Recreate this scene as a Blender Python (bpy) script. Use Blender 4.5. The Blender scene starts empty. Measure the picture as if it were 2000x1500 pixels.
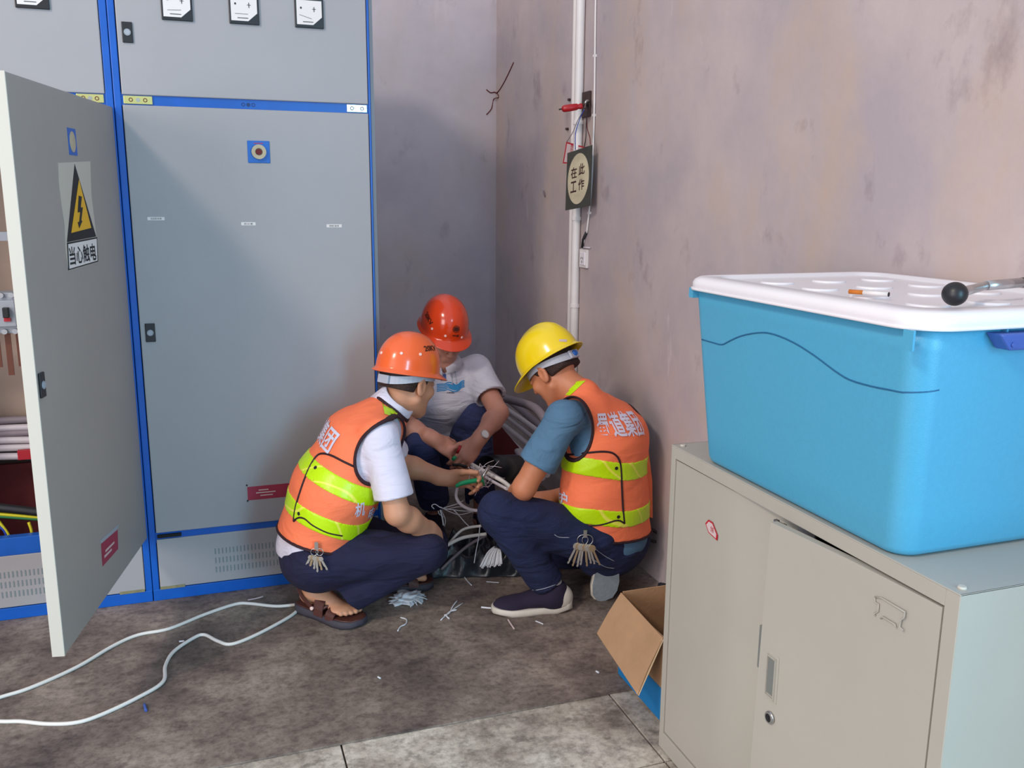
import bpy, bmesh, math, random
import numpy as np
from mathutils import Vector, Matrix
from mathutils.bvhtree import BVHTree

random.seed(7)
rng = np.random.default_rng(7)
PI = math.pi
scene = bpy.context.scene
COL = scene.collection

# ------------------------------------------------------------------ camera, world, lights, exposure
FOCAL, PITCH, YAW, ROLL, EYE = 1745.28, 0.204025, 0.333375, 0.0068637, 1.45   # focal in pixels of a 2000 px wide frame
_cp, _sp = math.cos(PITCH), math.sin(PITCH)
C_F = Vector((math.sin(YAW) * _cp, math.cos(YAW) * _cp, -_sp))
_rt = Vector((math.cos(YAW), -math.sin(YAW), 0))
_up = _rt.cross(C_F)
C_R = _rt * math.cos(ROLL) + _up * math.sin(ROLL)
C_U = -_rt * math.sin(ROLL) + _up * math.cos(ROLL)
C_O = Vector((0, 0, EYE))
cam_d = bpy.data.cameras.new('camera')
cam = bpy.data.objects.new('camera', cam_d)
COL.objects.link(cam)
cam.matrix_world = Matrix(((C_R.x, C_U.x, -C_F.x, 0), (C_R.y, C_U.y, -C_F.y, 0), (C_R.z, C_U.z, -C_F.z, EYE), (0, 0, 0, 1)))
cam_d.sensor_fit = 'HORIZONTAL'
cam_d.sensor_width = 36
cam_d.lens = FOCAL / 2000 * 36
cam_d.clip_start = 0.05
scene.camera = cam

world = bpy.data.worlds.new('world')
scene.world = world
world.use_nodes = True
world.node_tree.nodes['Background'].inputs['Color'].default_value = (0.82, 0.87, 1.0, 1)
world.node_tree.nodes['Background'].inputs['Strength'].default_value = 0.78

def area_light(name, loc, target, sx, sy, power, color):
    l = bpy.data.lights.new(name, 'AREA')
    l.shape = 'RECTANGLE'; l.size = sx; l.size_y = sy; l.energy = power; l.color = color
    o = bpy.data.objects.new(name, l); COL.objects.link(o)
    o.location = loc
    o.rotation_euler = (Vector(target) - Vector(loc)).to_track_quat('-Z', 'Y').to_euler()
    return o
# high window on the left behind the photographer, and the open doorway behind the photographer on the right
area_light('window_light', (-4.2, -1.1, 5.4), (0.6, 3.3, 0.8), 0.8, 0.9, 200, (1.0, 0.88, 0.76))
area_light('doorway_light', (1.9, -1.9, 1.5), (1.4, 2.0, 0.8), 1.3, 2.1, 150, (0.32, 0.75, 1.0))
area_light('fill_light', (-4.6, -1.6, 1.9), (1.6, 4.0, 1.1), 3.0, 2.4, 150, (1.0, 0.92, 0.90))  # added soft fill from the left to lift the walls, no real opening
scene.view_settings.view_transform = 'Standard'
scene.view_settings.look = 'None'
scene.view_settings.gamma = 1
scene.view_settings.use_curve_mapping = False
scene.view_settings.exposure = 0.0

# ------------------------------------------------------------------ helpers
def at(x, y, axis=None, v=0.0, P0=None, n=None):
    """the point of the plane <axis>=v (or of the plane through P0 with normal n) seen at photograph pixel x, y"""
    d = C_F * FOCAL + C_R * (x - 1000) - C_U * (y - 750)
    if n is not None:
        t = (Vector(P0) - C_O).dot(n) / d.dot(n)
    else:
        t = (v - C_O[axis]) / d[axis]
    return C_O + d * t
def PY(x, y, Y):
    return at(x, y, 1, Y)

def lin(c):
    c = c / 255
    return c / 12.92 if c <= 0.04045 else ((c + 0.055) / 1.055) ** 2.4
def rgb(r, g, b):
    return (lin(r), lin(g), lin(b), 1)

def mat(name, col, rough=0.6, metal=0.0, var=0.0, vscale=6.0, bump=0.0, bscale=60.0, col2=None, spec=0.5, coat=0.0, detail=4, fold=0.0):
    m = bpy.data.materials.new(name); m.use_nodes = True
    nt = m.node_tree; N = nt.nodes; L = nt.links
    b = N['Principled BSDF']
    b.inputs['Base Color'].default_value = col
    b.inputs['Roughness'].default_value = rough
    b.inputs['Metallic'].default_value = metal
    b.inputs['Specular IOR Level'].default_value = spec
    b.inputs['Coat Weight'].default_value = coat
    b.inputs['Coat Roughness'].default_value = 0.08
    if var > 0 or col2 is not None or bump > 0:
        tc = N.new('ShaderNodeTexCoord')
    if var > 0 or col2 is not None:
        no = N.new('ShaderNodeTexNoise'); no.inputs['Scale'].default_value = vscale; no.inputs['Detail'].default_value = detail
        no.inputs['Roughness'].default_value = 0.6
        L.new(tc.outputs['Object'], no.inputs['Vector'])
        mr = N.new('ShaderNodeValToRGB')
        mr.color_ramp.elements[0].position = 0.32; mr.color_ramp.elements[1].position = 0.68
        c2 = col2 if col2 is not None else tuple(c * (1 - var) for c in col[:3]) + (1,)
        mr.color_ramp.elements[0].color = c2; mr.color_ramp.elements[1].color = col
        L.new(no.outputs['Fac'], mr.inputs['Fac']); L.new(mr.outputs['Color'], b.inputs['Base Color'])
    if bump > 0:
        n2 = N.new('ShaderNodeTexNoise'); n2.inputs['Scale'].default_value = bscale; n2.inputs['Detail'].default_value = 3
        L.new(tc.outputs['Object'], n2.inputs['Vector'])
        bp = N.new('ShaderNodeBump'); bp.inputs['Strength'].default_value = bump; bp.inputs['Distance'].default_value = 0.01
        L.new(n2.outputs['Fac'], bp.inputs['Height']); L.new(bp.outputs['Normal'], b.inputs['Normal'])
        if fold > 0:
            n3 = N.new('ShaderNodeTexNoise'); n3.inputs['Scale'].default_value = 11; n3.inputs['Detail'].default_value = 4; n3.inputs['Distortion'].default_value = 1.2; n3.inputs['Roughness'].default_value = 0.45
            mp = N.new('ShaderNodeMapping'); mp.inputs['Rotation'].default_value = (0.3, 0.5, 0.2); mp.inputs['Scale'].default_value = (0.45, 1, 1.5)
            L.new(tc.outputs['Object'], mp.inputs['Vector']); L.new(mp.outputs['Vector'], n3.inputs['Vector'])
            b3 = N.new('ShaderNodeBump'); b3.inputs['Strength'].default_value = fold; b3.inputs['Distance'].default_value = 0.03
            L.new(n3.outputs['Fac'], b3.inputs['Height']); L.new(b3.outputs['Normal'], bp.inputs['Normal'])
    return m

M = {}
M['panel'] = mat('grey_green_paint', rgb(162, 160, 163), 0.45, var=0.05, vscale=3, bump=0.04, bscale=300)
M['door_paint'] = mat('grey_green_paint_open', rgb(162, 156, 150), 0.5, var=0.05, vscale=3, bump=0.05, bscale=260)
M['lip'] = mat('pale_door_edge', rgb(200, 194, 182), 0.5)
M['plate_in'] = mat('inner_plate', rgb(196, 172, 154), 0.6, var=0.15, vscale=5)
M['blue'] = mat('blue_frame_paint', rgb(8, 92, 190), 0.38, var=0.15, vscale=9)
M['steel'] = mat('bright_steel', rgb(200, 200, 200), 0.28, 1.0)
M['zinc'] = mat('yellow_zinc', rgb(205, 200, 130), 0.35, 0.7)
M['black'] = mat('black_plastic', rgb(28, 28, 32), 0.4)
M['dark'] = mat('dark_gap', rgb(18, 17, 18), 0.8)
M['white'] = mat('white_plastic', rgb(232, 230, 226), 0.35)
M['paper'] = mat('white_paper', rgb(226, 222, 220), 0.7)
M['red'] = mat('red_label', rgb(185, 28, 45), 0.5)
M['yellow_sign'] = mat('sign_yellow', rgb(232, 178, 8), 0.5)
M['ink'] = mat('black_ink', rgb(24, 22, 26), 0.6)
M['conduit'] = mat('white_conduit', rgb(232, 226, 224), 0.4, var=0.12, vscale=5)
M['greycab'] = mat('office_cabinet_paint', rgb(178, 174, 163), 0.42, var=0.07, vscale=2.2, bump=0.04, bscale=200)
M['cyan'] = mat('blue_tub_plastic', rgb(78, 164, 200), 0.36, var=0.05, vscale=120, bump=0.10, bscale=420)
M['lid'] = mat('white_lid_plastic', rgb(236, 232, 236), 0.32, var=0.03, vscale=4)
M['violet'] = mat('violet_latch_plastic', rgb(62, 92, 168), 0.4)
M['card'] = mat('cardboard', rgb(178, 140, 105), 0.85, var=0.14, vscale=9, bump=0.12, bscale=90)
M['cardedge'] = mat('cardboard_edge', rgb(196, 172, 138), 0.9)
M['cardblue'] = mat('cardboard_blue_print', rgb(10, 118, 180), 0.7, var=0.1, vscale=20)
M['cord'] = mat('white_cord', rgb(225, 222, 216), 0.5)
M['pipe'] = mat('grey_plastic_pipe', rgb(214, 206, 212), 0.5, var=0.12, vscale=9)
M['pipedark'] = mat('dark_grey_pipe', rgb(146, 134, 142), 0.6, var=0.15, vscale=9)
M['plastic_black'] = mat('black_plastic_sheet', rgb(40, 46, 54), 0.30, var=0.4, vscale=5, bump=0.5, bscale=16)
M['rust'] = mat('red_brown_board', rgb(110, 38, 42), 0.8, var=0.3, vscale=12)
M['skin'] = mat('skin_tan', rgb(206, 148, 116), 0.52, var=0.12, vscale=14, bump=0.05, bscale=150)
M['skin2'] = mat('skin_ruddy', rgb(198, 140, 120), 0.52, var=0.14, vscale=14, bump=0.05, bscale=150)
M['skin3'] = mat('skin_warm', rgb(204, 132, 96), 0.5, var=0.12, vscale=14, bump=0.05, bscale=150)
M['hair'] = mat('short_dark_hair', rgb(66, 48, 44), 0.85, var=0.5, vscale=160, bump=0.6, bscale=240)
M['orange_hat'] = mat('orange_shell', rgb(244, 104, 48), 0.22, coat=0.5, var=0.03, vscale=4)
M['orange_hat2'] = mat('red_orange_shell', rgb(222, 66, 22), 0.20, coat=0.5, var=0.03, vscale=4)
M['yellow_hat'] = mat('yellow_shell', rgb(244, 214, 18), 0.24, coat=0.4, var=0.03, vscale=5)
M['band'] = mat('grey_headband', rgb(176, 182, 196), 0.5)
M['hatink'] = mat('brown_hat_ink', rgb(70, 22, 8), 0.6)
M['hatdot'] = mat('pale_rivet', rgb(246, 214, 206), 0.35)
M['vest'] = mat('orange_vest_mesh', rgb(255, 128, 84), 0.75, var=0.05, vscale=5, bump=0.2, bscale=420, fold=0.3)
M['lime'] = mat('lime_reflective_tape', rgb(196, 236, 10), 0.35, var=0.08, vscale=30, bump=0.15, bscale=70)
M['limeseam'] = mat('tape_seam', rgb(236, 240, 60), 0.4)
M['piping'] = mat('black_piping', rgb(44, 16, 26), 0.75)
M['silver'] = mat('silver_reflective_print', rgb(214, 212, 232), 0.4)
M['whiteshirt'] = mat('white_shirt_cloth', rgb(222, 216, 232), 0.85, var=0.04, vscale=8, bump=0.12, bscale=350, fold=0.4)
M['polo'] = mat('white_polo_cloth', rgb(206, 206, 220), 0.85, var=0.06, vscale=8, bump=0.12, bscale=300, fold=0.6)
M['teal'] = mat('steel_blue_shirt_cloth', rgb(84, 124, 156), 0.85, var=0.12, vscale=10, bump=0.12, bscale=300, fold=0.55)
M['navy'] = mat('navy_trouser_cloth', rgb(24, 24, 58), 0.88, var=0.2, vscale=12, bump=0.15, bscale=260, fold=0.6)
M['denim'] = mat('dark_denim', rgb(24, 36, 76), 0.88, var=0.3, vscale=9, bump=0.25, bscale=300, fold=0.8)
M['denim2'] = mat('grey_blue_denim', rgb(48, 56, 100), 0.88, var=0.25, vscale=9, bump=0.25, bscale=300, fold=0.8)
M['sandal'] = mat('brown_leather', rgb(86, 48, 42), 0.45, var=0.15, vscale=18)
M['sole'] = mat('dark_rubber_sole', rgb(62, 58, 68), 0.7, bump=0.2, bscale=60)
M['shoe'] = mat('knit_dark_shoe', rgb(36, 26, 52), 0.9, bump=0.3, bscale=300)
M['shoesole'] = mat('cream_shoe_sole', rgb(214, 208, 196), 0.6, var=0.1, vscale=18)
M['treadsole'] = mat('grey_tread', rgb(140, 152, 160), 0.8, var=0.15, vscale=25, bump=0.2, bscale=70)
M['green'] = mat('green_grip', rgb(10, 150, 96), 0.4)
M['screw_red'] = mat('red_grip', rgb(170, 24, 34), 0.35)
M['key'] = mat('key_metal', rgb(200, 196, 190), 0.35, 0.8)
M['brass'] = mat('key_brass', rgb(196, 172, 140), 0.35, 0.8)
M['copper'] = mat('busbar_brown', rgb(110, 66, 52), 0.5, 0.3)
M['greydev'] = mat('breaker_case', rgb(160, 168, 178), 0.5)
M['yellowwire'] = mat('yellow_wire', rgb(210, 200, 30), 0.5)
M['greenwire'] = mat('green_wire', rgb(30, 110, 60), 0.5)
M['bluewire'] = mat('blue_wire', rgb(20, 60, 160), 0.5)
M['fluff'] = mat('frayed_white_plastic', rgb(214, 218, 224), 0.6)
M['cig_orange'] = mat('filter_tip', rgb(196, 112, 36), 0.8)
M['poloprint'] = mat('light_blue_print', rgb(48, 140, 200), 0.7)
M['signgrey'] = mat('sign_grey_green', rgb(66, 66, 60), 0.6, var=0.3, vscale=20)
M['signcream'] = mat('sign_cream', rgb(196, 184, 156), 0.6, var=0.25, vscale=18)
M['signink'] = mat('sign_brown_ink', rgb(52, 28, 24), 0.6)
M['tagwhite'] = mat('tag_white', rgb(206, 186, 186), 0.6)
M['wood'] = mat('rusty_plate', rgb(70, 52, 50), 0.85, var=0.3, vscale=40)

M['maroon'] = mat('maroon_label', rgb(160, 44, 72), 0.5, var=0.1, vscale=30)
M['blueplate'] = mat('blue_plate', rgb(20, 98, 190), 0.45)
M['darkblue'] = mat('dark_blue_screw', rgb(8, 40, 100), 0.4)
M['zincdull'] = mat('dull_zinc', rgb(150, 146, 110), 0.6, 0.2, var=0.3, vscale=40)
M['stickerpaper'] = mat('sticker_paper', rgb(196, 190, 178), 0.6)
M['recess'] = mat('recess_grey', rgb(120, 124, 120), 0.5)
M['cyan_dark'] = mat('tub_moulding', rgb(28, 96, 138), 0.5)
def link(o, parent=None):
    COL.objects.link(o)
    if parent is not None:
        o.parent = parent
    return o
def tag(o, label=None, cat=None, group=None, kind=None):
    if label: o['label'] = label
    if cat: o['category'] = cat
    if group: o['group'] = group
    if kind: o['kind'] = kind
    return o
def empty(name, loc, label, cat, group=None):
    o = bpy.data.objects.new(name, None); o.empty_display_size = 0.05
    COL.objects.link(o); o.location = loc
    return tag(o, label, cat, group)
def obj(name, bm, m, parent=None, smooth=False, bevel=0.0, label=None):
    me = bpy.data.meshes.new(name); bm.normal_update(); bm.to_mesh(me); bm.free()
    for mm in (m if isinstance(m, (list, tuple)) else [m]): me.materials.append(M[mm])
    if smooth:
        me.polygons.foreach_set('use_smooth', [True] * len(me.polygons))
    o = bpy.data.objects.new(name, me); COL.objects.link(o)
    if parent is not None:
        o.parent = parent
        o.matrix_parent_inverse = Matrix.Translation(parent.location).inverted() if parent.type == 'EMPTY' else Matrix.Identity(4)
    if bevel > 0:
        md = o.modifiers.new('bevel', 'BEVEL'); md.width = bevel; md.segments = 2; md.limit_method = 'ANGLE'
    if label: o['label'] = label
    return o

def box(bm, lo, hi, mi=0, M4=None):
    r = bmesh.ops.create_cube(bm, size=1.0)
    c = (Vector(lo) + Vector(hi)) / 2; s = Vector(hi) - Vector(lo)
    for v in r['verts']:
        v.co = Vector((v.co.x * s.x, v.co.y * s.y, v.co.z * s.z)) + c
        if M4 is not None: v.co = M4 @ v.co
    for f in {f for v in r['verts'] for f in v.link_faces}: f.material_index = mi
    return r['verts']
def bx(lo, hi):
    bm = bmesh.new(); box(bm, lo, hi); return bm
def frame_of(d, hint=(0, 0, 1)):
    d = Vector(d).normalized(); h = Vector(hint)
    if abs(d.dot(h)) > 0.98: h = Vector((1, 0, 0))
    a = h.cross(d).normalized(); b = d.cross(a)
    return a, b
def tube(bm, pts, r, seg=8, mi=0, caps=True, radii=None, closed=False):
    pts = [Vector(p) for p in pts]; n = len(pts); rings = []
    prev = None
    for i, p in enumerate(pts):
        if closed: d = pts[(i + 1) % n] - pts[i - 1]
        else: d = pts[min(i + 1, n - 1)] - pts[max(i - 1, 0)]
        if d.length < 1e-9: d = Vector((0, 0, 1))
        d.normalize()
        if prev is None: a, b = frame_of(d)
        else:
            a = prev - d * prev.dot(d)
            a = a.normalized() if a.length > 1e-6 else frame_of(d)[0]
            b = d.cross(a)
        prev = a
        rr = radii[i] if radii else r
        rings.append([bm.verts.new(p + (a * math.cos(2 * PI * k / seg) + b * math.sin(2 * PI * k / seg)) * rr) for k in range(seg)])
    m = n if closed else n - 1
    for i in range(m):
        A, B = rings[i], rings[(i + 1) % n]
        for k in range(seg):
            f = bm.faces.new((A[k], A[(k + 1) % seg], B[(k + 1) % seg], B[k])); f.material_index = mi; f.smooth = True
    if caps and not closed:
        bm.faces.new(rings[0][::-1]).material_index = mi; bm.faces.new(rings[-1]).material_index = mi
def smooth_path(pts, sub=6):
    pts = [Vector(p) for p in pts]; out = []
    for i in range(len(pts) - 1):
        p0 = pts[max(i - 1, 0)]; p1 = pts[i]; p2 = pts[i + 1]; p3 = pts[min(i + 2, len(pts) - 1)]
        for k in range(sub):
            t = k / sub
            out.append(0.5 * ((2 * p1) + (p2 - p0) * t + (2 * p0 - 5 * p1 + 4 * p2 - p3) * t * t + (3 * p1 - p0 - 3 * p2 + p3) * t ** 3))
    out.append(pts[-1]); return out
def cyl(bm, a, b, r, seg=20, mi=0, r2=None):
    tube(bm, [a, b], r, seg, mi, True, [r, r2 if r2 is not None else r])
def prism(bm, poly, off, mi=0):
    """poly: list of 3-D points of a flat outline, off: thickness vector"""
    off = Vector(off)
    A = [bm.verts.new(Vector(p)) for p in poly]; B = [bm.verts.new(Vector(p) + off) for p in poly]
    fs = [bm.faces.new(A[::-1]), bm.faces.new(B)]
    n = len(A)
    for i in range(n): fs.append(bm.faces.new((A[i], A[(i + 1) % n], B[(i + 1) % n], B[i])))
    for f in fs: f.material_index = mi
    bmesh.ops.recalc_face_normals(bm, faces=fs)
def slab(P0, U, V, N, u0, u1, v0, v1, n0, n1):
    """box in a local frame, as a fresh bmesh"""
    bm = bmesh.new(); slab_in(bm, P0, U, V, N, u0, u1, v0, v1, n0, n1); return bm
def slab_in(bm, P0, U, V, N, u0, u1, v0, v1, n0, n1, mi=0):
    q = [(u0, v0), (u1, v0), (u1, v1), (u0, v1)]
    prism(bm, [Vector(P0) + U * a + V * b + N * n0 for a, b in q], N * (n1 - n0), mi)
def text_tris(body, size=1.0, bold=0.0, align='CENTER'):
    """2-D triangles (n,3,2) of a word set in the built-in font, centred on the origin"""
    cu = bpy.data.curves.new('glyphs', 'FONT'); cu.body = body; cu.size = size
    cu.align_x = 'CENTER'; cu.align_y = 'CENTER'; cu.offset = bold; cu.resolution_u = 4
    to = bpy.data.objects.new('glyphs', cu); COL.objects.link(to)
    dg = bpy.context.evaluated_depsgraph_get(); me = to.evaluated_get(dg).to_mesh()
    bm = bmesh.new(); bm.from_mesh(me)
    to.evaluated_get(dg).to_mesh_clear()
    bmesh.ops.triangulate(bm, faces=bm.faces)
    bm.verts.ensure_lookup_table()
    vs = np.array([v.co[:2] for v in bm.verts]); fs = [[v.index for v in f.verts] for f in bm.faces]
    bm.free(); bpy.data.objects.remove(to); bpy.data.curves.remove(cu)
    return vs, fs
def flat_text(name, body, P0, U, V, N, w, h, m, parent, off=0.0012, bold=0.0):
    """a word on a flat surface: width w, height h, centred on P0"""
    vs, fs = text_tris(body, 1.0, bold)
    mn, mx = vs.min(0), vs.max(0); c = (mn + mx) / 2; s = mx - mn
    bm = bmesh.new()
    bv = [bm.verts.new(Vector(P0) + U * float((x - c[0]) / s[0] * w) + V * float((y - c[1]) / s[1] * h) + N * off) for x, y in vs]
    for f in fs:
        try: bm.faces.new([bv[i] for i in f])
        except ValueError: pass
    return obj(name, bm, m, parent)

# ------------------------------------------------------------------ walls and floor
XR, YB = 1.60, 4.92        # right wall, back wall
YM = 2.205                 # front edge of the rubber mat
YC = 3.30                  # face of the switchgear row
def wall_mat(name, base, low, stain, zband):
    m = bpy.data.materials.new(name); m.use_nodes = True
    nt = m.node_tree; N = nt.nodes; L = nt.links; b = N['Principled BSDF']; b.inputs['Roughness'].default_value = 0.9
    b.inputs['Specular IOR Level'].default_value = 0.2
    g = N.new('ShaderNodeNewGeometry')
    def noise(scale, det, off=(0, 0, 0), st=(1, 1, 1)):
        mp = N.new('ShaderNodeMapping'); mp.inputs['Location'].default_value = off; mp.inputs['Scale'].default_value = st
        L.new(g.outputs['Position'], mp.inputs['Vector'])
        n = N.new('ShaderNodeTexNoise'); n.inputs['Scale'].default_value = scale; n.inputs['Detail'].default_value = det; n.inputs['Roughness'].default_value = 0.62
        L.new(mp.outputs['Vector'], n.inputs['Vector']); return n
    def ramp(src, p0, p1, c0, c1):
        r = N.new('ShaderNodeValToRGB'); e = r.color_ramp.elements
        e[0].position = p0; e[1].position = p1; e[0].color = c0; e[1].color = c1
        L.new(src, r.inputs['Fac']); return r
    def mix(fac, a, c, mode='MIX'):
        x = N.new('ShaderNodeMix'); x.data_type = 'RGBA'; x.blend_type = mode
        if isinstance(fac, float): x.inputs[0].default_value = fac
        else: L.new(fac, x.inputs[0])
        for s, i in ((a, 6), (c, 7)):
            if isinstance(s, tuple): x.inputs[i].default_value = s
            else: L.new(s, x.inputs[i])
        return x.outputs[2]
    c = ramp(noise(1.5, 6).outputs['Fac'], 0.38, 0.62, low, base).outputs['Color']
    # warm dirty patches
    w = ramp(noise(2.2, 5, (3, 1, 7), (1, 1, 0.55)).outputs['Fac'], 0.5, 0.72, (0, 0, 0, 1), (1, 1, 1, 1))
    c = mix(w.outputs['Color'], c, stain)
    # smudges and scratches
    s = ramp(noise(5.5, 8, (9, 4, 2), (1, 1, 0.7)).outputs['Fac'], 0.60, 0.78, (1, 1, 1, 1), (0.62, 0.58, 0.60, 1))
    c = mix(1.0, c, s.outputs['Color'], 'MULTIPLY')
    s2 = ramp(noise(9.0, 9, (1, 8, 5), (1, 1, 0.18)).outputs['Fac'], 0.66, 0.74, (0, 0, 0, 1), (0.55, 0.55, 0.55, 1))
    c = mix(s2.outputs['Color'], c, rgb(214, 202, 204))
    L.new(c, b.inputs['Base Color'])
    bp = N.new('ShaderNodeBump'); bp.inputs['Strength'].default_value = 0.25; bp.inputs['Distance'].default_value = 0.006
    L.new(noise(22, 6).outputs['Fac'], bp.inputs['Height']); L.new(bp.outputs['Normal'], b.inputs['Normal'])
    return m
M['wall_b'] = wall_mat('back_wall_plaster', rgb(206, 196, 202), rgb(188, 179, 188), rgb(200, 186, 184), 1.75)
M['wall_r'] = wall_mat('right_wall_plaster', rgb(192, 177, 175), rgb(172, 161, 165), rgb(188, 168, 155), 1.70)
def floor_mat(name, c_a, c_b, c_c, sc, rough, bump):
    m = bpy.data.materials.new(name); m.use_nodes = True
    nt = m.node_tree; N = nt.nodes; L = nt.links; b = N['Principled BSDF']
    g = N.new('ShaderNodeNewGeometry')
    n1 = N.new('ShaderNodeTexNoise'); n1.inputs['Scale'].default_value = sc; n1.inputs['Detail'].default_value = 9; n1.inputs['Roughness'].default_value = 0.68
    L.new(g.outputs['Position'], n1.inputs['Vector'])
    r1 = N.new('ShaderNodeValToRGB'); e = r1.color_ramp.elements
    e[0].position = 0.36; e[0].color = c_a; e[1].position = 0.64; e[1].color = c_c
    x = r1.color_ramp.elements.new(0.5); x.color = c_b
    L.new(n1.outputs['Fac'], r1.inputs['Fac'])
    mp = N.new('ShaderNodeMapping'); mp.inputs['Scale'].default_value = (1, 1.35, 1); mp.inputs['Rotation'].default_value = (0, 0, 0.5)
    L.new(g.outputs['Position'], mp.inputs['Vector'])
    n2 = N.new('ShaderNodeTexNoise'); n2.inputs['Scale'].default_value = sc * 4.2; n2.inputs['Detail'].default_value = 10; n2.inputs['Roughness'].default_value = 0.7
    L.new(mp.outputs['Vector'], n2.inputs['Vector'])
    r2 = N.new('ShaderNodeValToRGB'); r2.color_ramp.elements[0].position = 0.34; r2.color_ramp.elements[1].position = 0.50
    r2.color_ramp.elements[0].color = (0.58, 0.56, 0.58, 1)
    L.new(n2.outputs['Fac'], r2.inputs['Fac'])
    n4 = N.new('ShaderNodeTexNoise'); n4.inputs['Scale'].default_value = 46; n4.inputs['Detail'].default_value = 5; n4.inputs['Roughness'].default_value = 0.75
    L.new(g.outputs['Position'], n4.inputs['Vector'])
    r4 = N.new('ShaderNodeValToRGB'); r4.color_ramp.elements[0].position = 0.36; r4.color_ramp.elements[1].position = 0.56
    r4.color_ramp.elements[0].color = (0.62, 0.60, 0.60, 1); L.new(n4.outputs['Fac'], r4.inputs['Fac'])
    m4 = N.new('ShaderNodeMix'); m4.data_type = 'RGBA'; m4.blend_type = 'MULTIPLY'; m4.inputs[0].default_value = 1
    L.new(r1.outputs['Color'], m4.inputs[6]); L.new(r4.outputs['Color'], m4.inputs[7])
    mx = N.new('ShaderNodeMix'); mx.data_type = 'RGBA'; mx.blend_type = 'MULTIPLY'; mx.inputs[0].default_value = 1
    L.new(m4.outputs[2], mx.inputs[6]); L.new(r2.outputs['Color'], mx.inputs[7]); L.new(mx.outputs[2], b.inputs['Base Color'])
    b.inputs['Roughness'].default_value = rough
    bp = N.new('ShaderNodeBump'); bp.inputs['Strength'].default_value = bump; bp.inputs['Distance'].default_value = 0.01
    L.new(n2.outputs['Fac'], bp.inputs['Height']); L.new(bp.outputs['Normal'], b.inputs['Normal'])
    return m
M['mat'] = floor_mat('worn_rubber_mat', rgb(98, 87, 81), rgb(130, 116, 107), rgb(160, 146, 134), 3.0, 0.7, 0.2)
M['tile'] = floor_mat('dusty_floor_tile', rgb(142, 130, 118), rgb(190, 180, 166), rgb(222, 214, 200), 4.0, 0.6, 0.15)
M['grout'] = mat('dark_joint', rgb(70, 62, 58), 0.9)

wb = obj('wall_back', bx((-2.2, YB, 0), (XR + 0.15, YB + 0.15, 3.4)), 'wall_b'); tag(wb, kind='structure')
wr = obj('wall_right', bx((XR, -0.6, 0), (XR + 0.15, YB, 3.4)), 'wall_r'); tag(wr, kind='structure')
fl = obj('floor', bx((-2.2, -0.6, -0.12), (XR, YB, -0.012)), 'grout'); tag(fl, kind='structure')
# tiles in front of the mat; joints 6 mm
ty = [1.06, 1.865, 2.67]; tx0 = 0.283
tj = [(a, b) for a in (-2.117, -1.317, -0.517, 0.283, 1.083) for b in (0.26, 1.062, 1.864)]
for (a, b) in tj:
    x1 = min(a + 0.795, XR - 0.003)
    obj('tile', bx((a, b, -0.0125), (x1, b + 0.797, -0.004 + random.uniform(-0.0006, 0.0006))), 'tile', fl, bevel=0.0015)
rm = obj('floor_mat', bx((-2.0, YM, -0.003), (XR - 0.0005, YB - 0.001, 0.002)), 'mat')
tag(rm, 'worn dark brown rubber mat spread over the floor before the blue-framed switch cabinets', 'mat')

# ------------------------------------------------------------------ switchgear row
EX, EY, EZ = Vector((1, 0, 0)), Vector((0, 1, 0)), Vector((0, 0, 1))
NF = Vector((0, -1, 0))                    # outward normal of the cabinet face
def face_pt(x, y, Y=YC): return PY(x, y, Y)
def ring(bm, c, n, r, w, h, seg=24, mi=0):
    """flat ring of outer radius r, width w, standing h proud along n"""
    a, b = frame_of(n)
    n = Vector(n).normalized(); c = Vector(c)
    prof = [(r, 0), (r, h), (r - w, h), (r - w, 0)]
    R = [[bm.verts.new(c + (a * math.cos(2 * PI * k / seg) + b * math.sin(2 * PI * k / seg)) * q + n * z) for k in range(seg)] for q, z in prof]
    for i in range(3):
        for k in range(seg):
            f = bm.faces.new((R[i][k], R[i][(k + 1) % seg], R[i + 1][(k + 1) % seg], R[i + 1][k])); f.material_index = mi
def lock(parent, c, U, V, N, name='lock'):
    o = obj(name, slab(c, U, V, N, -0.016, 0.016, -0.032, 0.032, 0, 0.006), 'black', parent, bevel=0.002)
    return o
def lock_barrel(parent, c, N):
    bm = bmesh.new(); cyl(bm, Vector(c) + N * 0.006, Vector(c) + N * 0.0085, 0.008, 16); ring(bm, Vector(c) + N * 0.006, N, 0.0105, 0.002, 0.002)
    return obj('lock_barrel', bm, 'greydev', parent)
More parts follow.
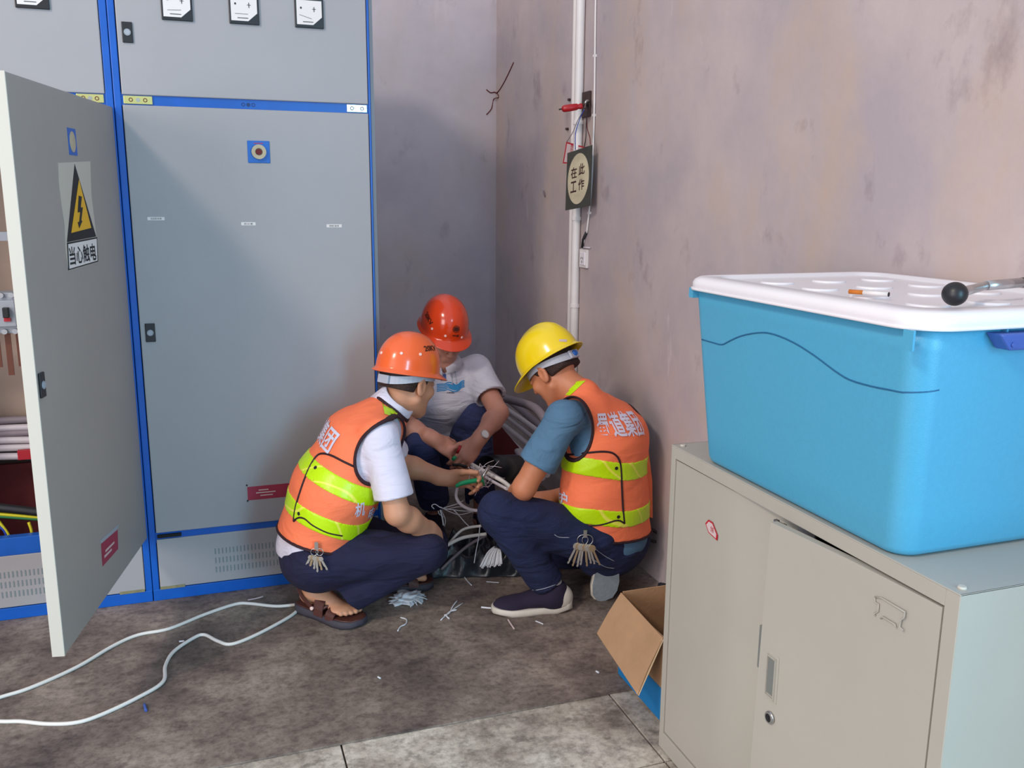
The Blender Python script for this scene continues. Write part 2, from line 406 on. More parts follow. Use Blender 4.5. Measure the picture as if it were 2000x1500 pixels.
def make_meter(parent, cx, cz, ang=0.25):
    s = 0.048
    P = Vector((cx, YC, cz))
    o = obj('panel_meter', slab(P, EX, EZ, NF, -s, s, -s, s, -0.005, 0.014), 'black', parent, bevel=0.002)
    bm = bmesh.new()
    q = [(-s + .006, s - .008), (-s + .006, -s + .010), (s - .036, -s + .010), (s - .006, -s + .036), (s - .006, s - .008)]
    prism(bm, [P + EX * a + EZ * b + NF * 0.0135 for a, b in q], NF * 0.0015)
    obj('meter_dial', bm, 'paper', o)
    bm = bmesh.new()
    N1 = P + NF * 0.0155
    slab_in(bm, N1, EX, EZ, NF, -0.022, 0.012, -0.030, -0.028, 0, 0.0006)
    slab_in(bm, N1, (EX * math.cos(ang) + EZ * math.sin(ang)), (EZ * math.cos(ang) - EX * math.sin(ang)), NF, -0.03, 0.012, -0.0165, -0.0155, 0, 0.0006)
    slab_in(bm, N1, EX, EZ, NF, 0.010, 0.022, 0.012, 0.0135, 0, 0.0006)
    slab_in(bm, N1, EX, EZ, NF, 0.015, 0.017, 0.004, 0.020, 0, 0.0006)
    slab_in(bm, N1, EX, EZ, NF, -0.03, -0.025, 0.012, 0.018, 0, 0.0006)
    obj('meter_marks', bm, 'ink', o)
    return o
def hinge_bracket(parent, x0, x1, z0, z1, m='zinc'):
    o = obj('hinge_bracket', slab((x0, YC, z0), EX, EZ, NF, 0, x1 - x0, 0, z1 - z0, -0.006, 0.004), m, parent, bevel=0.001)
    zc = (z0 + z1) / 2
    for k, q in enumerate((0.25, 0.5, 0.75)):
        bm = bmesh.new(); c = Vector((x0 + (x1 - x0) * q, YC - 0.004, zc)); ring(bm, c, NF, 0.0065, 0.0022, 0.0012, 16)
        if k == 1: cyl(bm, c, c + NF * 0.002, 0.0035, 12)
        obj('bracket_screw', bm, 'rust' if k != 1 else 'steel', o)
    return o

def switch_cabinet(x0, x1, label, open_door):
    t = empty('switch_cabinet', ((x0 + x1) / 2, YC + 0.45, 0), label, 'electrical cabinet', 'row of blue-framed switch cabinets')
    D = 1.0; TOP = 2.32; yf = YC + 0.008
    # carcass panels
    side = 0.012
    obj('side_panel', bx((x1 - side + 0.018, yf + 0.02, 0.02), (x1 + 0.018, YC + D, TOP)) if not open_door else bx((x1 - 0.009, YC + 0.06, 0.06), (x1 - 0.001, YC + D - 0.01, TOP - 0.01)), 'panel', t)
    obj('side_panel', bx((x0 + 0.001, yf + 0.05, 0.06), (x0 + 0.009, YC + D - 0.01, TOP - 0.01)), 'panel', t)
    obj('back_panel', bx((x0, YC + D - 0.012, 0.02), (x1, YC + D, TOP)), 'door_paint', t)
    obj('top_panel', bx((x0, yf, TOP - 0.012), (x1 + (0.018 if not open_door else 0), YC + D, TOP + 0.002)), 'panel', t)
    obj('divider', bx((x0 + 0.006, yf + 0.02, 1.752), (x1 - 0.006, YC + D - 0.02, 1.762)), 'door_paint', t)
    # posts
    pw = 0.022
    obj('frame_post', bx((x0, YC - 0.004, 0.04), (x0 + pw, YC + 0.045, TOP)), 'blue', t, bevel=0.003)
    obj('frame_post', bx((x1 - (0.008 if not open_door else pw), YC - 0.004, 0.04), (x1, YC + 0.045, TOP)), 'blue', t, bevel=0.002)
    a, b = x0 + pw + 0.003, x1 - (0.010 if not open_door else pw + 0.002)
    # cross bars and plinth
    obj('cross_bar', bx((a - 0.004, YC + 0.002, 1.742), (b + 0.004, YC + 0.04, 1.782)), 'blue', t)
    obj('cross_bar', bx((a - 0.004, YC + 0.001, 0.222), (b + 0.004, YC + 0.03, 0.262)), 'blue', t)
    obj('plinth', bx((x0 + 0.0005, YC - 0.006, 0.002), (x1 - 0.0005, YC + 0.05, 0.045)), 'blue', t, bevel=0.002)
    # vent panel with rows of pressed slots
    vp = obj('vent_panel', bx((a, YC - 0.006, 0.048), (b, YC + 0.012, 0.236)), 'panel', t, bevel=0.002)
    w = b - a
    for rr in range(3):
        z = 0.168 - rr * 0.036
        for s in range(34):
            x = a + w * 0.245 + s * (w * 0.53 / 33)
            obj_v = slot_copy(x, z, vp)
    up = obj('upper_panel', bx((a, YC - 0.006, 1.776), (b, YC + 0.012, TOP - 0.02)), 'panel', t, bevel=0.003)
    return t, a, b, up, vp
_slot = []
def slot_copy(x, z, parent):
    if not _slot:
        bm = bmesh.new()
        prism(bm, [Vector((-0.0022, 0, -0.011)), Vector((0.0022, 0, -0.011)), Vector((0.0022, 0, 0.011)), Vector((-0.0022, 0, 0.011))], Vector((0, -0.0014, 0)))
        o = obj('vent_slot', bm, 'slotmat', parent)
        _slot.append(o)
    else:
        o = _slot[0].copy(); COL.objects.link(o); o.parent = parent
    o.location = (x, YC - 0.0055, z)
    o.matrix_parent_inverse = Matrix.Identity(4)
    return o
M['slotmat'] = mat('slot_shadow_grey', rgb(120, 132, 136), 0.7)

XL0, XM, XR1 = -1.10, -0.238, 0.603
t1, a, b, up, vp = switch_cabinet(XM, XR1, 'closed grey electrical cabinet with blue frame and a round rotary switch on its door', False)
# closed lower door
dr = obj('lower_door', bx((a, YC - 0.008, 0.262), (b, YC + 0.012, 1.744)), 'panel', t1, bevel=0.003)
c = face_pt(249, 64); lock(up, Vector((c.x, YC - 0.006, c.z)), EX, EZ, NF); lock_barrel(up, Vector((c.x, YC - 0.006, c.z)), NF)
c = face_pt(294, 649); lock(dr, Vector((c.x, YC - 0.008, c.z)), EX, EZ, NF); lock_barrel(dr, Vector((c.x, YC - 0.008, c.z)), NF)
for px, py, an in ((345, 11, 0.05), (476, 19, 0.0), (603, 27, -0.28)):
    c = face_pt(px, py); make_meter(t1, c.x, c.z, an)
# rotary switch on its blue plate
c = face_pt(505, 297); P = Vector((c.x, YC - 0.008, c.z))
o = obj('switch_plate', slab(P, EX, EZ, NF, -0.037, 0.037, -0.037, 0.037, 0, 0.003), 'blueplate' if 'blueplate' in M else 'blue', t1, bevel=0.003)
bm = bmesh.new(); ring(bm, P + NF * 0.003, NF, 0.0245, 0.012, 0.010, 32); cyl(bm, P + NF * 0.003, P + NF * 0.006, 0.0225, 28)
obj('switch_ring', bm, 'signcream', o)
bm = bmesh.new(); cyl(bm, P + NF * 0.004, P + NF * 0.012, 0.010, 20); obj('switch_shaft', bm, 'rust', o)
bm = bmesh.new(); slab_in(bm, P, EX, EZ, NF, -0.016, 0.016, 0.0275, 0.030, 0.003, 0.0036); obj('red_mark', bm, 'red', o)
# three rings in the cross bar
for dx in (-0.0165, 0, 0.0165):
    c = face_pt(485, 206); bm = bmesh.new(); q = Vector((c.x + dx, YC + 0.002, 1.7595)); ring(bm, q, NF, 0.0062, 0.002, 0.0012, 16)
    if dx == 0: cyl(bm, q, q + NF * 0.0016, 0.0052, 16)
    obj('bar_screw', bm, 'darkblue' if 'darkblue' in M else 'ink', t1)
hinge_bracket(t1, a + 0.004, a + 0.092, 1.7475, 1.7735)
hinge_bracket(t1, b - 0.075, b - 0.004, 1.7475, 1.7735, 'steel')
# three white name strips
for (px, py), tx in zip(((305, 427), (485, 437), (652, 441)), ('空压机专用', '办公室', '配电房 潜水泵')):
    c = face_pt(px, py); w = 0.054 if px != 485 else 0.048
    lb = obj('name_strip', slab(Vector((c.x, YC - 0.008, c.z)), EX, EZ, NF, -w / 2, w / 2, -0.0055, 0.0055, 0, 0.0006), 'paper', t1)
    flat_text('strip_lettering', tx, Vector((c.x, YC - 0.0086, c.z)), EX, EZ, NF, w * 0.62, 0.0065, 'ink', lb, 0.0005)
# red plate partly behind the left worker
c = face_pt(484, 976); c2 = face_pt(484, 946)
pl = obj('red_plate', slab(Vector((c.x, YC - 0.008, c.z)), EX, EZ, NF, 0.0, 0.15, 0, 0.052, 0.0004, 0.0014), 'maroon', t1)
bm = bmesh.new(); slab_in(bm, Vector((c.x, YC - 0.008, c.z)), EX, EZ, NF, -0.004, 0.156, -0.004, 0.062, 0, 0.0008); obj('plate_backing', bm, 'panel', pl)
for dx, dz in ((-0.001, -0.001), (-0.001, 0.059)):
    bm = bmesh.new(); q = Vector((c.x + dx, YC - 0.0088, c.z + dz)); cyl(bm, q, q + NF * 0.003, 0.0032, 10); obj('plate_screw', bm, 'black', pl)
bm = bmesh.new()
for k, (u0, u1, v0) in enumerate(((0.04, 0.075, 0.034), (0.03, 0.10, 0.024), (0.045, 0.09, 0.013))):
    slab_in(bm, Vector((c.x, YC - 0.0094, c.z)), EX, EZ, NF, u0, u1, v0, v0 + 0.004, 0, 0.0004)
obj('plate_lettering', bm, 'tagwhite', pl)
# small dark hinge at the foot of the door, rusty bracket on the plinth
obj('bottom_hinge', bx((a + 0.004, YC - 0.009, 0.2425), (a + 0.085, YC + 0.0, 0.254)), 'dark', t1)
obj('plinth_bracket', bx((a + 0.0, YC - 0.008, 0.0445), (a + 0.085, YC + 0.0, 0.0545)), 'zincdull' if 'zincdull' in M else 'zinc', t1)

# left cabinet, door open
t2, a2, b2, up2, vp2 = switch_cabinet(XL0, XM - 0.002, 'grey electrical cabinet at the left edge of the photo, its lower door open', True)
c = face_pt(62, -14); make_meter(t2, c.x, c.z, 0.1)
hinge_bracket(t2, b2 - 0.085, b2 - 0.004, 1.7475, 1.7735)
obj('bottom_hinge', bx((b2 - 0.04, YC - 0.009, 0.2425), (b2 - 0.002, YC + 0.0, 0.254)), 'steel', t2)
obj('plinth_bracket', bx((b2 - 0.085, YC - 0.008, 0.0445), (b2 - 0.002, YC + 0.0, 0.0545)), 'zincdull' if 'zincdull' in M else 'zinc', t2)
obj('inner_beam', bx((a2 - 0.004, YC - 0.004, 0.236), (b2 - 0.09, YC + 0.03, 0.300)), 'blue', t2, bevel=0.002)
HG = Vector((XM - 0.006, YC - 0.006, 0)); OU = Vector((-0.408, 2.456, 0))
DU = (OU - HG).normalized(); DW = (OU - HG).length
DN = Vector((-DU.y, DU.x, 0))
if DN.x < 0: DN = -DN
Dz0, Dz1 = 0.247, 1.735
door = obj('lower_door', slab(HG, DU, EZ, DN, 0, DW - 0.004, Dz0, Dz1, -0.020, 0), 'door_paint', t2, bevel=0.002)
obj('door_edge', slab(HG, DU, EZ, DN, DW - 0.004, DW, Dz0 - 0.001, Dz1 + 0.001, -0.032, 0.0006), 'lip', door, bevel=0.0015)
obj('door_return', slab(HG, DU, EZ, DN, 0.01, DW - 0.004, Dz0, Dz0 + 0.002, -0.032, -0.018), 'lip', door)
def dp(x, y, off=0.0): return at(x, y, P0=HG + DN * off, n=DN)
def duv(x, y):
    q = dp(x, y) - HG; return q.dot(DU), q.z
LU = -DU   # reading direction: left to right as seen from the room is towards the hinge
# lock
q = dp(80, 752); lock(door, q, LU, EZ, DN); lock_barrel(door, q, DN)
# blue plate with oval opening
q = dp(141, 277)
pb = obj('oval_plate', slab(q, LU, EZ, DN, -0.034, 0.034, -0.037, 0.037, 0, 0.001), 'blue', door)
bm = bmesh.new()
vs = [q + DN * 0.001 + LU * (0.024 * math.cos(k * PI / 12)) + EZ * (0.029 * math.sin(k * PI / 12)) for k in range(24)]
prism(bm, vs, DN * 0.0008); obj('oval_opening', bm, 'signcream', pb)
# warning sticker
u0, zt = duv(116, 318); u1, _ = duv(178, 316); ul, zb = duv(128, 524)
S0 = HG.copy()
def dpoly(name, pts, m, parent, o0, th=0.0005):
    bm = bmesh.new(); prism(bm, [dp(x, y) + DN * o0 for x, y in pts], DN * th); return obj(name, bm, m, parent)
st = dpoly('warning_sticker', [(113, 318), (176, 315), (178, 380), (188, 462), (191, 512), (134, 529), (128, 492), (126, 440), (120, 400), (115, 360)], 'stickerpaper' if 'stickerpaper' in M else 'door_paint', door, 0.0002)
dpoly('warning_triangle', [(145, 320), (187, 462), (130, 473)], 'ink', st, 0.0009)
dpoly('yellow_triangle', [(153, 351), (177, 445), (138, 455)], 'yellow_sign', st, 0.0016)
dpoly('lightning_bolt', [(152, 382), (158, 384), (156, 405), (160, 405), (157, 430), (159, 432), (153, 446), (150, 434), (153, 433), (155, 414), (150, 415)], 'ink', st, 0.0023)
dpoly('caption_border', [(130, 474), (189, 463), (191, 511), (133, 528)], 'ink', st, 0.0009)
dpoly('caption_field', [(132, 477), (187.5, 466), (189, 509), (134.5, 525)], 'paper', st, 0.0016)
qc = dp(161, 496); A0 = dp(135, 500); A1 = dp(188, 490)
flat_text('caption_lettering', '当心触电', qc, LU, EZ, DN, (A1 - A0).length * 0.97, 0.052, 'ink', st, 0.0024, bold=0.02)
# red plate low on the door
rp = dpoly('red_plate', [(197, 1062), (229, 1034), (230, 1072), (200, 1106)], 'maroon', door, 0.0004, 0.001)
dpoly('plate_lettering', [(205, 1074), (222, 1057), (222, 1061), (205, 1079)], 'tagwhite', rp, 0.0016)
dpoly('plate_lettering', [(203, 1085), (217, 1071), (217, 1075), (203, 1090)], 'tagwhite', rp, 0.0016)
dpoly('plate_frame', [(195, 1056), (231, 1024), (229, 1034), (197, 1062)], 'greydev', rp, 0.0003, 0.0008)

# what shows inside the open cabinet
q = PY(6, 612, YC + 0.12)
br = empty('circuit_breaker', (q.x, q.y, q.z - 0.07), 'grey moulded circuit breaker with red-marked toggle inside the open cabinet', 'circuit breaker')
obj('case', bx((q.x - 0.052, q.y, q.z - 0.07), (q.x + 0.052, q.y + 0.08, q.z + 0.07)), 'greydev', br, bevel=0.004)
obj('front_cover', bx((q.x - 0.048, q.y - 0.014, q.z - 0.045), (q.x + 0.040, q.y, q.z + 0.045)), 'greydev', br, bevel=0.003)
obj('toggle', bx((q.x + 0.004, q.y - 0.034, q.z - 0.012), (q.x + 0.022, q.y - 0.012, q.z + 0.022)), 'black', br, bevel=0.002)
obj('red_mark', bx((q.x + 0.004, q.y - 0.020, q.z - 0.026), (q.x + 0.024, q.y - 0.012, q.z - 0.014)), 'red', br)
for k in (-1, 0, 1):
    for s in (-1, 1):
        bm = bmesh.new(); cc = Vector((q.x + k * 0.032, q.y, q.z + s * 0.062)); cyl(bm, cc, cc + NF * 0.012, 0.009, 14)
        obj('terminal_screw', bm, 'steel', br)
for k in (-1, 0, 1):
    bm = bmesh.new()
    box(bm, (q.x + k * 0.034 - 0.009, q.y + 0.03, q.z - 0.22 + 0.03 * abs(k)), (q.x + k * 0.034 + 0.009, q.y + 0.036, q.z - 0.066))
    tag(obj('busbar', bm, 'copper'), 'brown flat busbar hanging below the grey breaker, %s' % ('nearest the door edge' if k == 1 else 'middle of three' if k == 0 else 'farthest from the door'), 'busbar', 'busbars under the breaker')
rail = obj('mounting_rail', bx((XL0 + 0.02, q.y + 0.081, q.z - 0.05), (XM - 0.04, q.y + 0.095, q.z + 0.05)), 'panel', t2)
obj('mounting_rail', bx((XL0 + 0.02, q.y + 0.081, q.z + 0.24), (XM - 0.04, q.y + 0.095, q.z + 0.27)), 'greydev', t2)
for k, (y, r, mm) in enumerate(((822, 0.014, 'pipedark'), (838, 0.013, 'pipe'), (848, 0.013, 'pipedark'), (858, 0.014, 'pipe'), (872, 0.014, 'pipe'), (890, 0.014, 'pipe'))):
    A = PY(-170, y + 12 - 3 * (k % 2), YC + 0.5); B = PY(110, y - (6 if k < 3 else 0), YC + 0.42)
    bm = bmesh.new(); tube(bm, smooth_path([A, (A + B) / 2 + Vector((0, 0, 0.004)), B], 4), r, 10)
    tag(obj('conduit', bm, mm), 'grey plastic conduit lying across the inside of the open cabinet, %s of six' % ('first', 'second', 'third', 'fourth', 'fifth', 'lowest')[k], 'pipe', 'conduits inside the open cabinet')
q = PY(46, 882, YC + 0.40); tag(obj('pipe_clamp', bx((q.x - 0.02, q.y - 0.01, q.z - 0.03), (q.x + 0.035, q.y + 0.006, q.z + 0.008)), 'red', bevel=0.002), 'small red clip on the lowest conduit inside the open cabinet', 'clip')
obj('inner_plate', bx((XL0 + 0.02, YC + 0.52, 0.60), (XM - 0.05, YC + 0.53, 1.745)), 'plate_in', t2)
obj('inner_board', bx((XL0 + 0.02, YC + 0.55, 0.03), (XM - 0.05, YC + 0.57, PY(30, 905, YC + 0.56).z)), 'rust', t2)
for k, (yl, yr, r, mm, nm) in enumerate(((988, 1003, 0.016, 'black', 'black'), (1008, 1012, 0.006, 'yellowwire', 'yellow'), (1014, 1016, 0.006, 'greenwire', 'green'))):
    A = PY(-200, yl - 12, YC + 0.10); B = PY(100, yr, YC + 0.07)
    bm = bmesh.new(); tube(bm, smooth_path([A, (A + B) / 2 + Vector((0, 0, 0.006)), B], 5), r, 8)
    tag(obj('cable', bm, mm), '%s cable running above the blue beam inside the open cabinet' % nm, 'cable')
for k, (p0, p1, p2, mm, nm) in enumerate((((-4, 1016), (14, 1040), (24, 1062), 'yellowwire', 'short bent yellow wire'), ((56, 1020), (62, 1040), (60, 1064), 'yellowwire', 'upright yellow wire'), ((-10, 1024), (8, 1036), (18, 1064), 'bluewire', 'short bent blue wire'))):
    bm = bmesh.new(); tube(bm, smooth_path([PY(*p0, YC + 0.06), PY(*p1, YC + 0.055), PY(*p2, YC + 0.05)], 5), 0.005, 8)
    tag(obj('wire', bm, mm), nm + ' dropping to the blue beam in the open cabinet', 'wire')

# ------------------------------------------------------------------ right wall: conduits, signs, socket
def onwall(x, y, off=0.0): return at(x, y, 0, XR - off)
A = onwall(1134, 300, 0.02); yA = A.y
cd = empty('wall_conduit', (XR - 0.02, yA, 0), 'pair of white vertical conduits on the right wall behind the hanging signs', 'conduit')
y1 = onwall(1128, 330, 0.02).y; y0 = onwall(1119, 330, 0.014).y
for nm, yy, rr in (('thick_conduit', onwall(1129, 250, 0.02).y, 0.019), ('thin_conduit', onwall(1119.5, 250, 0.012).y, 0.011)):
    bm = bmesh.new(); tube(bm, [Vector((XR - rr, yy, z)) for z in (0.3, 1.0, 1.7, 2.4, 3.2)], rr, 16); obj(nm, bm, 'conduit', cd)
for z in (onwall(1130, 245).z, onwall(1130, 430).z, onwall(1130, 600).z):
    yy = onwall(1129, 250, 0.02).y
    bm = bmesh.new(); ring(bm, Vector((XR - 0.019, yy, z)), EZ, 0.0225, 0.003, 0.016, 20)
    obj('pipe_clip', bm, 'conduit', cd)
for px, py in ((1114, 195), (1110, 252)):
    q = onwall(px, py, 0.0); bm = bmesh.new(); cyl(bm, q, q + Vector((-0.012, 0, 0)), 0.006, 8); tag(obj('nail', bm, 'wood'), 'rusty nail stub in the right wall beside the thin conduit, %s one' % ('upper' if py < 220 else 'lower'), 'nail')
# thin white cable with clips, black-taped end, and the socket
cb = empty('wall_cable', onwall(1160, 300), 'thin white cable clipped down the right wall to the socket', 'cable')
pts = [onwall(1168, -60, 0.006), onwall(1163.5, 0, 0.006), onwall(1161, 200, 0.006), onwall(1157, 330, 0.006), onwall(1152, 400, 0.006), onwall(1146, 455, 0.006)]
bm = bmesh.new(); tube(bm, smooth_path(pts, 5), 0.0042, 8); obj('cable', bm, 'conduit', cb)
bm = bmesh.new(); tube(bm, [onwall(1145, 454, 0.008), onwall(1139, 468, 0.010), onwall(1137, 484, 0.010)], 0.006, 8); obj('black_tape', bm, 'ink', cb)
bm = bmesh.new(); tube(bm, [onwall(1142, 456, 0.006), onwall(1141, 470, 0.006), onwall(1139, 483, 0.006), onwall(1152, 484, 0.006)], 0.0028, 6); obj('bare_lead', bm, 'pipe', cb)
for px, py in ((1162, 109), (1160, 225), (1151, 416)):
    q = onwall(px, py, 0.004); bm = bmesh.new(); box(bm, q + Vector((-0.006, -0.009, -0.005)), q + Vector((0.004, 0.009, 0.005))); obj('cable_clip', bm, 'conduit', cb)
q = onwall(1143, 505)
so = empty('wall_socket', q, 'white wall socket at the end of the taped cable', 'socket')
obj('face_plate', bx((XR - 0.012, q.y - 0.040, q.z - 0.040), (XR, q.y + 0.040, q.z + 0.040)), 'conduit', so, bevel=0.003)
obj('socket_insert', bx((XR - 0.016, q.y - 0.028, q.z - 0.028), (XR - 0.010, q.y + 0.028, q.z + 0.028)), 'lid', so, bevel=0.002)
for dy, dz, an in ((0.009, 0.002, 0.5), (-0.009, 0.002, -0.5), (0, -0.014, 0)):
    bm = bmesh.new(); slab_in(bm, Vector((XR - 0.0165, q.y + dy, q.z + dz)), Vector((0, math.cos(an), math.sin(an))), Vector((0, -math.sin(an), math.cos(an))), Vector((-1, 0, 0)), -0.0015, 0.0015, -0.005, 0.005, -0.001, 0.0006)
    obj('socket_slot', bm, 'ink', so)
# rusty plate fixed to the wall with a hook, screwdriver stuck into it
q = onwall(1148, 203)
pt = tag(obj('wall_plate', bx((XR - 0.012, q.y - 0.040, q.z - 0.055), (XR, q.y + 0.050, q.z + 0.050)), 'wood', bevel=0.002), 'small rusty square plate on the right wall above the signs', 'plate')
hook = onwall(1145, 205, 0.05)
bm = bmesh.new(); tube(bm, smooth_path([onwall(1150, 198, 0.010), onwall(1147, 196, 0.04), onwall(1143, 201, 0.052), onwall(1142, 209, 0.045)], 5), 0.004, 8); obj('hook', bm, 'steel', pt)
sd = empty('screwdriver', onwall(1130, 210, 0.1), 'red-handled screwdriver stuck in the rusty wall plate above the signs', 'screwdriver')
tip = onwall(1147, 203, 0.012); A = onwall(1138, 207, 0.055); B = at(1097, 213, 0, XR - 0.14)
ax = (B - A).normalized(); Lh = (B - A).length
bm = bmesh.new(); tube(bm, [tip, A], 0.0075, 12); obj('shaft', bm, 'wood', sd)
bm = bmesh.new(); tube(bm, [A + ax * Lh * t for t in (0, 0.04, 0.12, 0.2, 0.28, 0.6, 0.9, 0.97, 1.0)], 0.01, 6, radii=[0.009, 0.0125, 0.0135, 0.0105, 0.0145, 0.0165, 0.0155, 0.011, 0.004]); obj('handle', bm, 'screw_red', sd, smooth=False)
bm = bmesh.new(); tube(bm, [B - ax * 0.002, B + ax * 0.012], 0.003, 8); obj('handle_tip', bm, 'ink', sd)
# big sign: plane turned slightly off the wall
C1, C2, C3, C4 = at(1108, 299, 0, XR - 0.10), at(1156, 283, 0, XR - 0.045), at(1152, 402, 0, XR - 0.05), at(1104, 411, 0, XR - 0.105)
sg = empty('work_here_sign', (C1 + C3) / 2, 'dark square hanging sign with a cream oval and four brown characters', 'sign')
SU = (C2 - C1).normalized(); SNn = (C2 - C1).cross(C4 - C1).normalized(); SN = SNn if SNn.dot(C_O - C1) > 0 else -SNn
bm = bmesh.new(); prism(bm, [C1, C2, C3, C4], -SN * 0.004); obj('board', bm, 'signgrey', sg)
cc = (C1 + C2 + C3 + C4) / 4; eu = (C2 + C3 - C1 - C4) / 4; ev = (C1 + C2 - C3 - C4) / 4
bm = bmesh.new(); prism(bm, [cc + eu * 0.86 * math.cos(k * PI / 20) + ev * 0.86 * math.sin(k * PI / 20) + SN * 0.0004 for k in range(40)], SN * 0.0012); obj('oval_field', bm, 'signcream', sg)
for ch, fu, fv in (('在', -0.36, 0.24), ('此', 0.27, 0.30), ('工', -0.36, -0.24), ('作', 0.27, -0.22)):
    flat_text('sign_lettering', ch, cc + eu * fu + ev * fv, eu.normalized(), ev.normalized(), SN, eu.length * 0.48, ev.length * (0.38), 'signink', sg, 0.0022, bold=0.02)
# small red-framed tag behind it
T1, T2, T3, T4 = at(1106, 277, 0, XR - 0.035), at(1142, 287, 0, XR - 0.02), at(1138, 322, 0, XR - 0.022), at(1099, 319, 0, XR - 0.038)
tg = empty('red_tag', (T1 + T3) / 2, 'small red-framed white tag half hidden behind the dark sign', 'sign')
TN = (T2 - T1).cross(T4 - T1).normalized(); TN = TN if TN.dot(C_O - T1) > 0 else -TN
bm = bmesh.new(); prism(bm, [T1, T2, T3, T4], -TN * 0.002); obj('tag_frame', bm, 'red', tg)
tc_ = (T1 + T2 + T3 + T4) / 4
bm = bmesh.new(); prism(bm, [tc_ + (p - tc_) * 0.86 + TN * 0.0003 for p in (T1, T2, T3, T4)], TN * 0.0008); obj('tag_field', bm, 'tagwhite', tg)
flat_text('tag_lettering', '禁', tc_ + (T1 - tc_) * 0.42 + (T2 - tc_) * 0.14, (T2 - T1).normalized(), (T1 - T4).normalized(), TN, 0.028, 0.034, 'red', tg, 0.0016)
for nm, pts, mm, own in (('string', [(1141, 214), (1128, 236), (1119, 258), (1107, 277)], 'pipedark', tg), ('string', [(1146, 214), (1147, 250), (1152, 268), (1153, 283)], 'rust', tg),
                    ('string', [(1141, 214), (1131, 236), (1124, 262), (1124, 293)], 'bluewire', sg), ('string', [(1146, 216), (1145, 244), (1144, 270), (1141, 287)], 'ink', sg)):
    dpt = [0.05, 0.05, 0.05, 0.045] if own is tg else [0.05, 0.06, 0.075, 0.07]
    bm = bmesh.new(); tube(bm, smooth_path([onwall(x, y, d) for (x, y), d in zip(pts, dpt)], 5), 0.0018, 6); obj(nm, bm, mm, own)
# cracks and holes at the wall corner, staple on the wall
bm = bmesh.new()
for path in ([(1003, 122), (990, 150), (978, 172), (970, 182)], [(970, 182), (966, 180), (958, 181), (950, 175)]):
    tube(bm, smooth_path([at(x, y, 0, XR - 0.002) if x > 968 else at(x, y, 1, YB - 0.002) for x, y in path], 3), 0.003, 5)
for path in ([(971, 182), (974, 190), (964, 194), (960, 212), (950, 224)],):
    tube(bm, smooth_path([at(x, y, 0, XR - 0.002) if x > 968 else at(x, y, 1, YB - 0.002) for x, y in path], 3), 0.0028, 5)
tag(obj('wall_crack', bm, 'rust'), 'branching dark wire remnant sticking out at the wall corner', 'wire')
q = onwall(1064, 385); bm = bmesh.new(); tube(bm, smooth_path([q + Vector((0, 0.02, 0.02)), q + Vector((-0.01, 0.0, 0.03)), q + Vector((-0.015, -0.02, 0.02)), q + Vector((-0.004, -0.015, 0))], 4), 0.003, 6)
tag(obj('wall_hook', bm, 'pipedark'), 'small bent wire hook in the right wall left of the conduits', 'hook')
q = onwall(1283, 1050); bm = bmesh.new(); tube(bm, smooth_path([q + Vector((0, 0.0, 0.02)), q + Vector((-0.02, 0.03, 0.028)), q + Vector((-0.025, 0.03, -0.01)), q + Vector((-0.004, 0.0, -0.018))], 4), 0.006, 6)
tag(obj('wall_ring', bm, 'wood'), 'curled rusty hook low on the right wall behind the worker in jeans', 'hook')

# ------------------------------------------------------------------ grey office cabinet (front faces -X)
GX, GY0, GY1, GZ = 1.096, 1.004, 1.928, 0.846
GXB = XR - 0.055
NX = Vector((-1, 0, 0)); FU = Vector((0, -1, 0))     # reading direction on its face (left to right) is towards -Y
gc = empty('office_cabinet', ((GX + GXB) / 2, (GY0 + GY1) / 2, 0), 'grey two-door steel office cabinet under the blue storage tub', 'cabinet')
obj('side_panel', bx((GX + 0.001, GY0, 0.0), (GXB, GY0 + 0.002, GZ)), 'greycab', gc)
obj('side_panel', bx((GX + 0.001, GY1 - 0.002, 0.0), (GXB, GY1, GZ)), 'greycab', gc)
obj('back_panel', bx((GXB - 0.002, GY0, 0.0), (GXB, GY1, GZ)), 'greycab', gc)
obj('top_panel', bx((GX, GY0, GZ - 0.003), (GXB, GY1, GZ)), 'greycab', gc, bevel=0.001)
obj('bottom_panel', bx((GX + 0.01, GY0 + 0.003, 0.05), (GXB - 0.003, GY1 - 0.003, 0.055)), 'greycab', gc)
# face frame
fw_ = 0.030
obj('face_frame', bx((GX, GY1 - 0.020, 0.0), (GX + 0.018, GY1 - 0.0005, GZ - 0.003)), 'greycab', gc, bevel=0.001)
obj('face_frame', bx((GX, GY0 + 0.0005, 0.0), (GX + 0.018, GY0 + fw_, GZ - 0.003)), 'greycab', gc, bevel=0.001)
obj('face_frame', bx((GX, GY0 + fw_, GZ - 0.032), (GX + 0.018, GY1 - 0.020, GZ - 0.003)), 'greycab', gc, bevel=0.001)
obj('face_frame', bx((GX, GY0 + fw_, 0.0), (GX + 0.018, GY1 - 0.020, 0.05)), 'greycab', gc, bevel=0.001)
zt_, zb_ = GZ - 0.036, 0.053
ysp_t = at(1511, 1012, 0, GX - 0.030).y; ysp_b = at(1467, 1500, 0, GX - 0.030).y
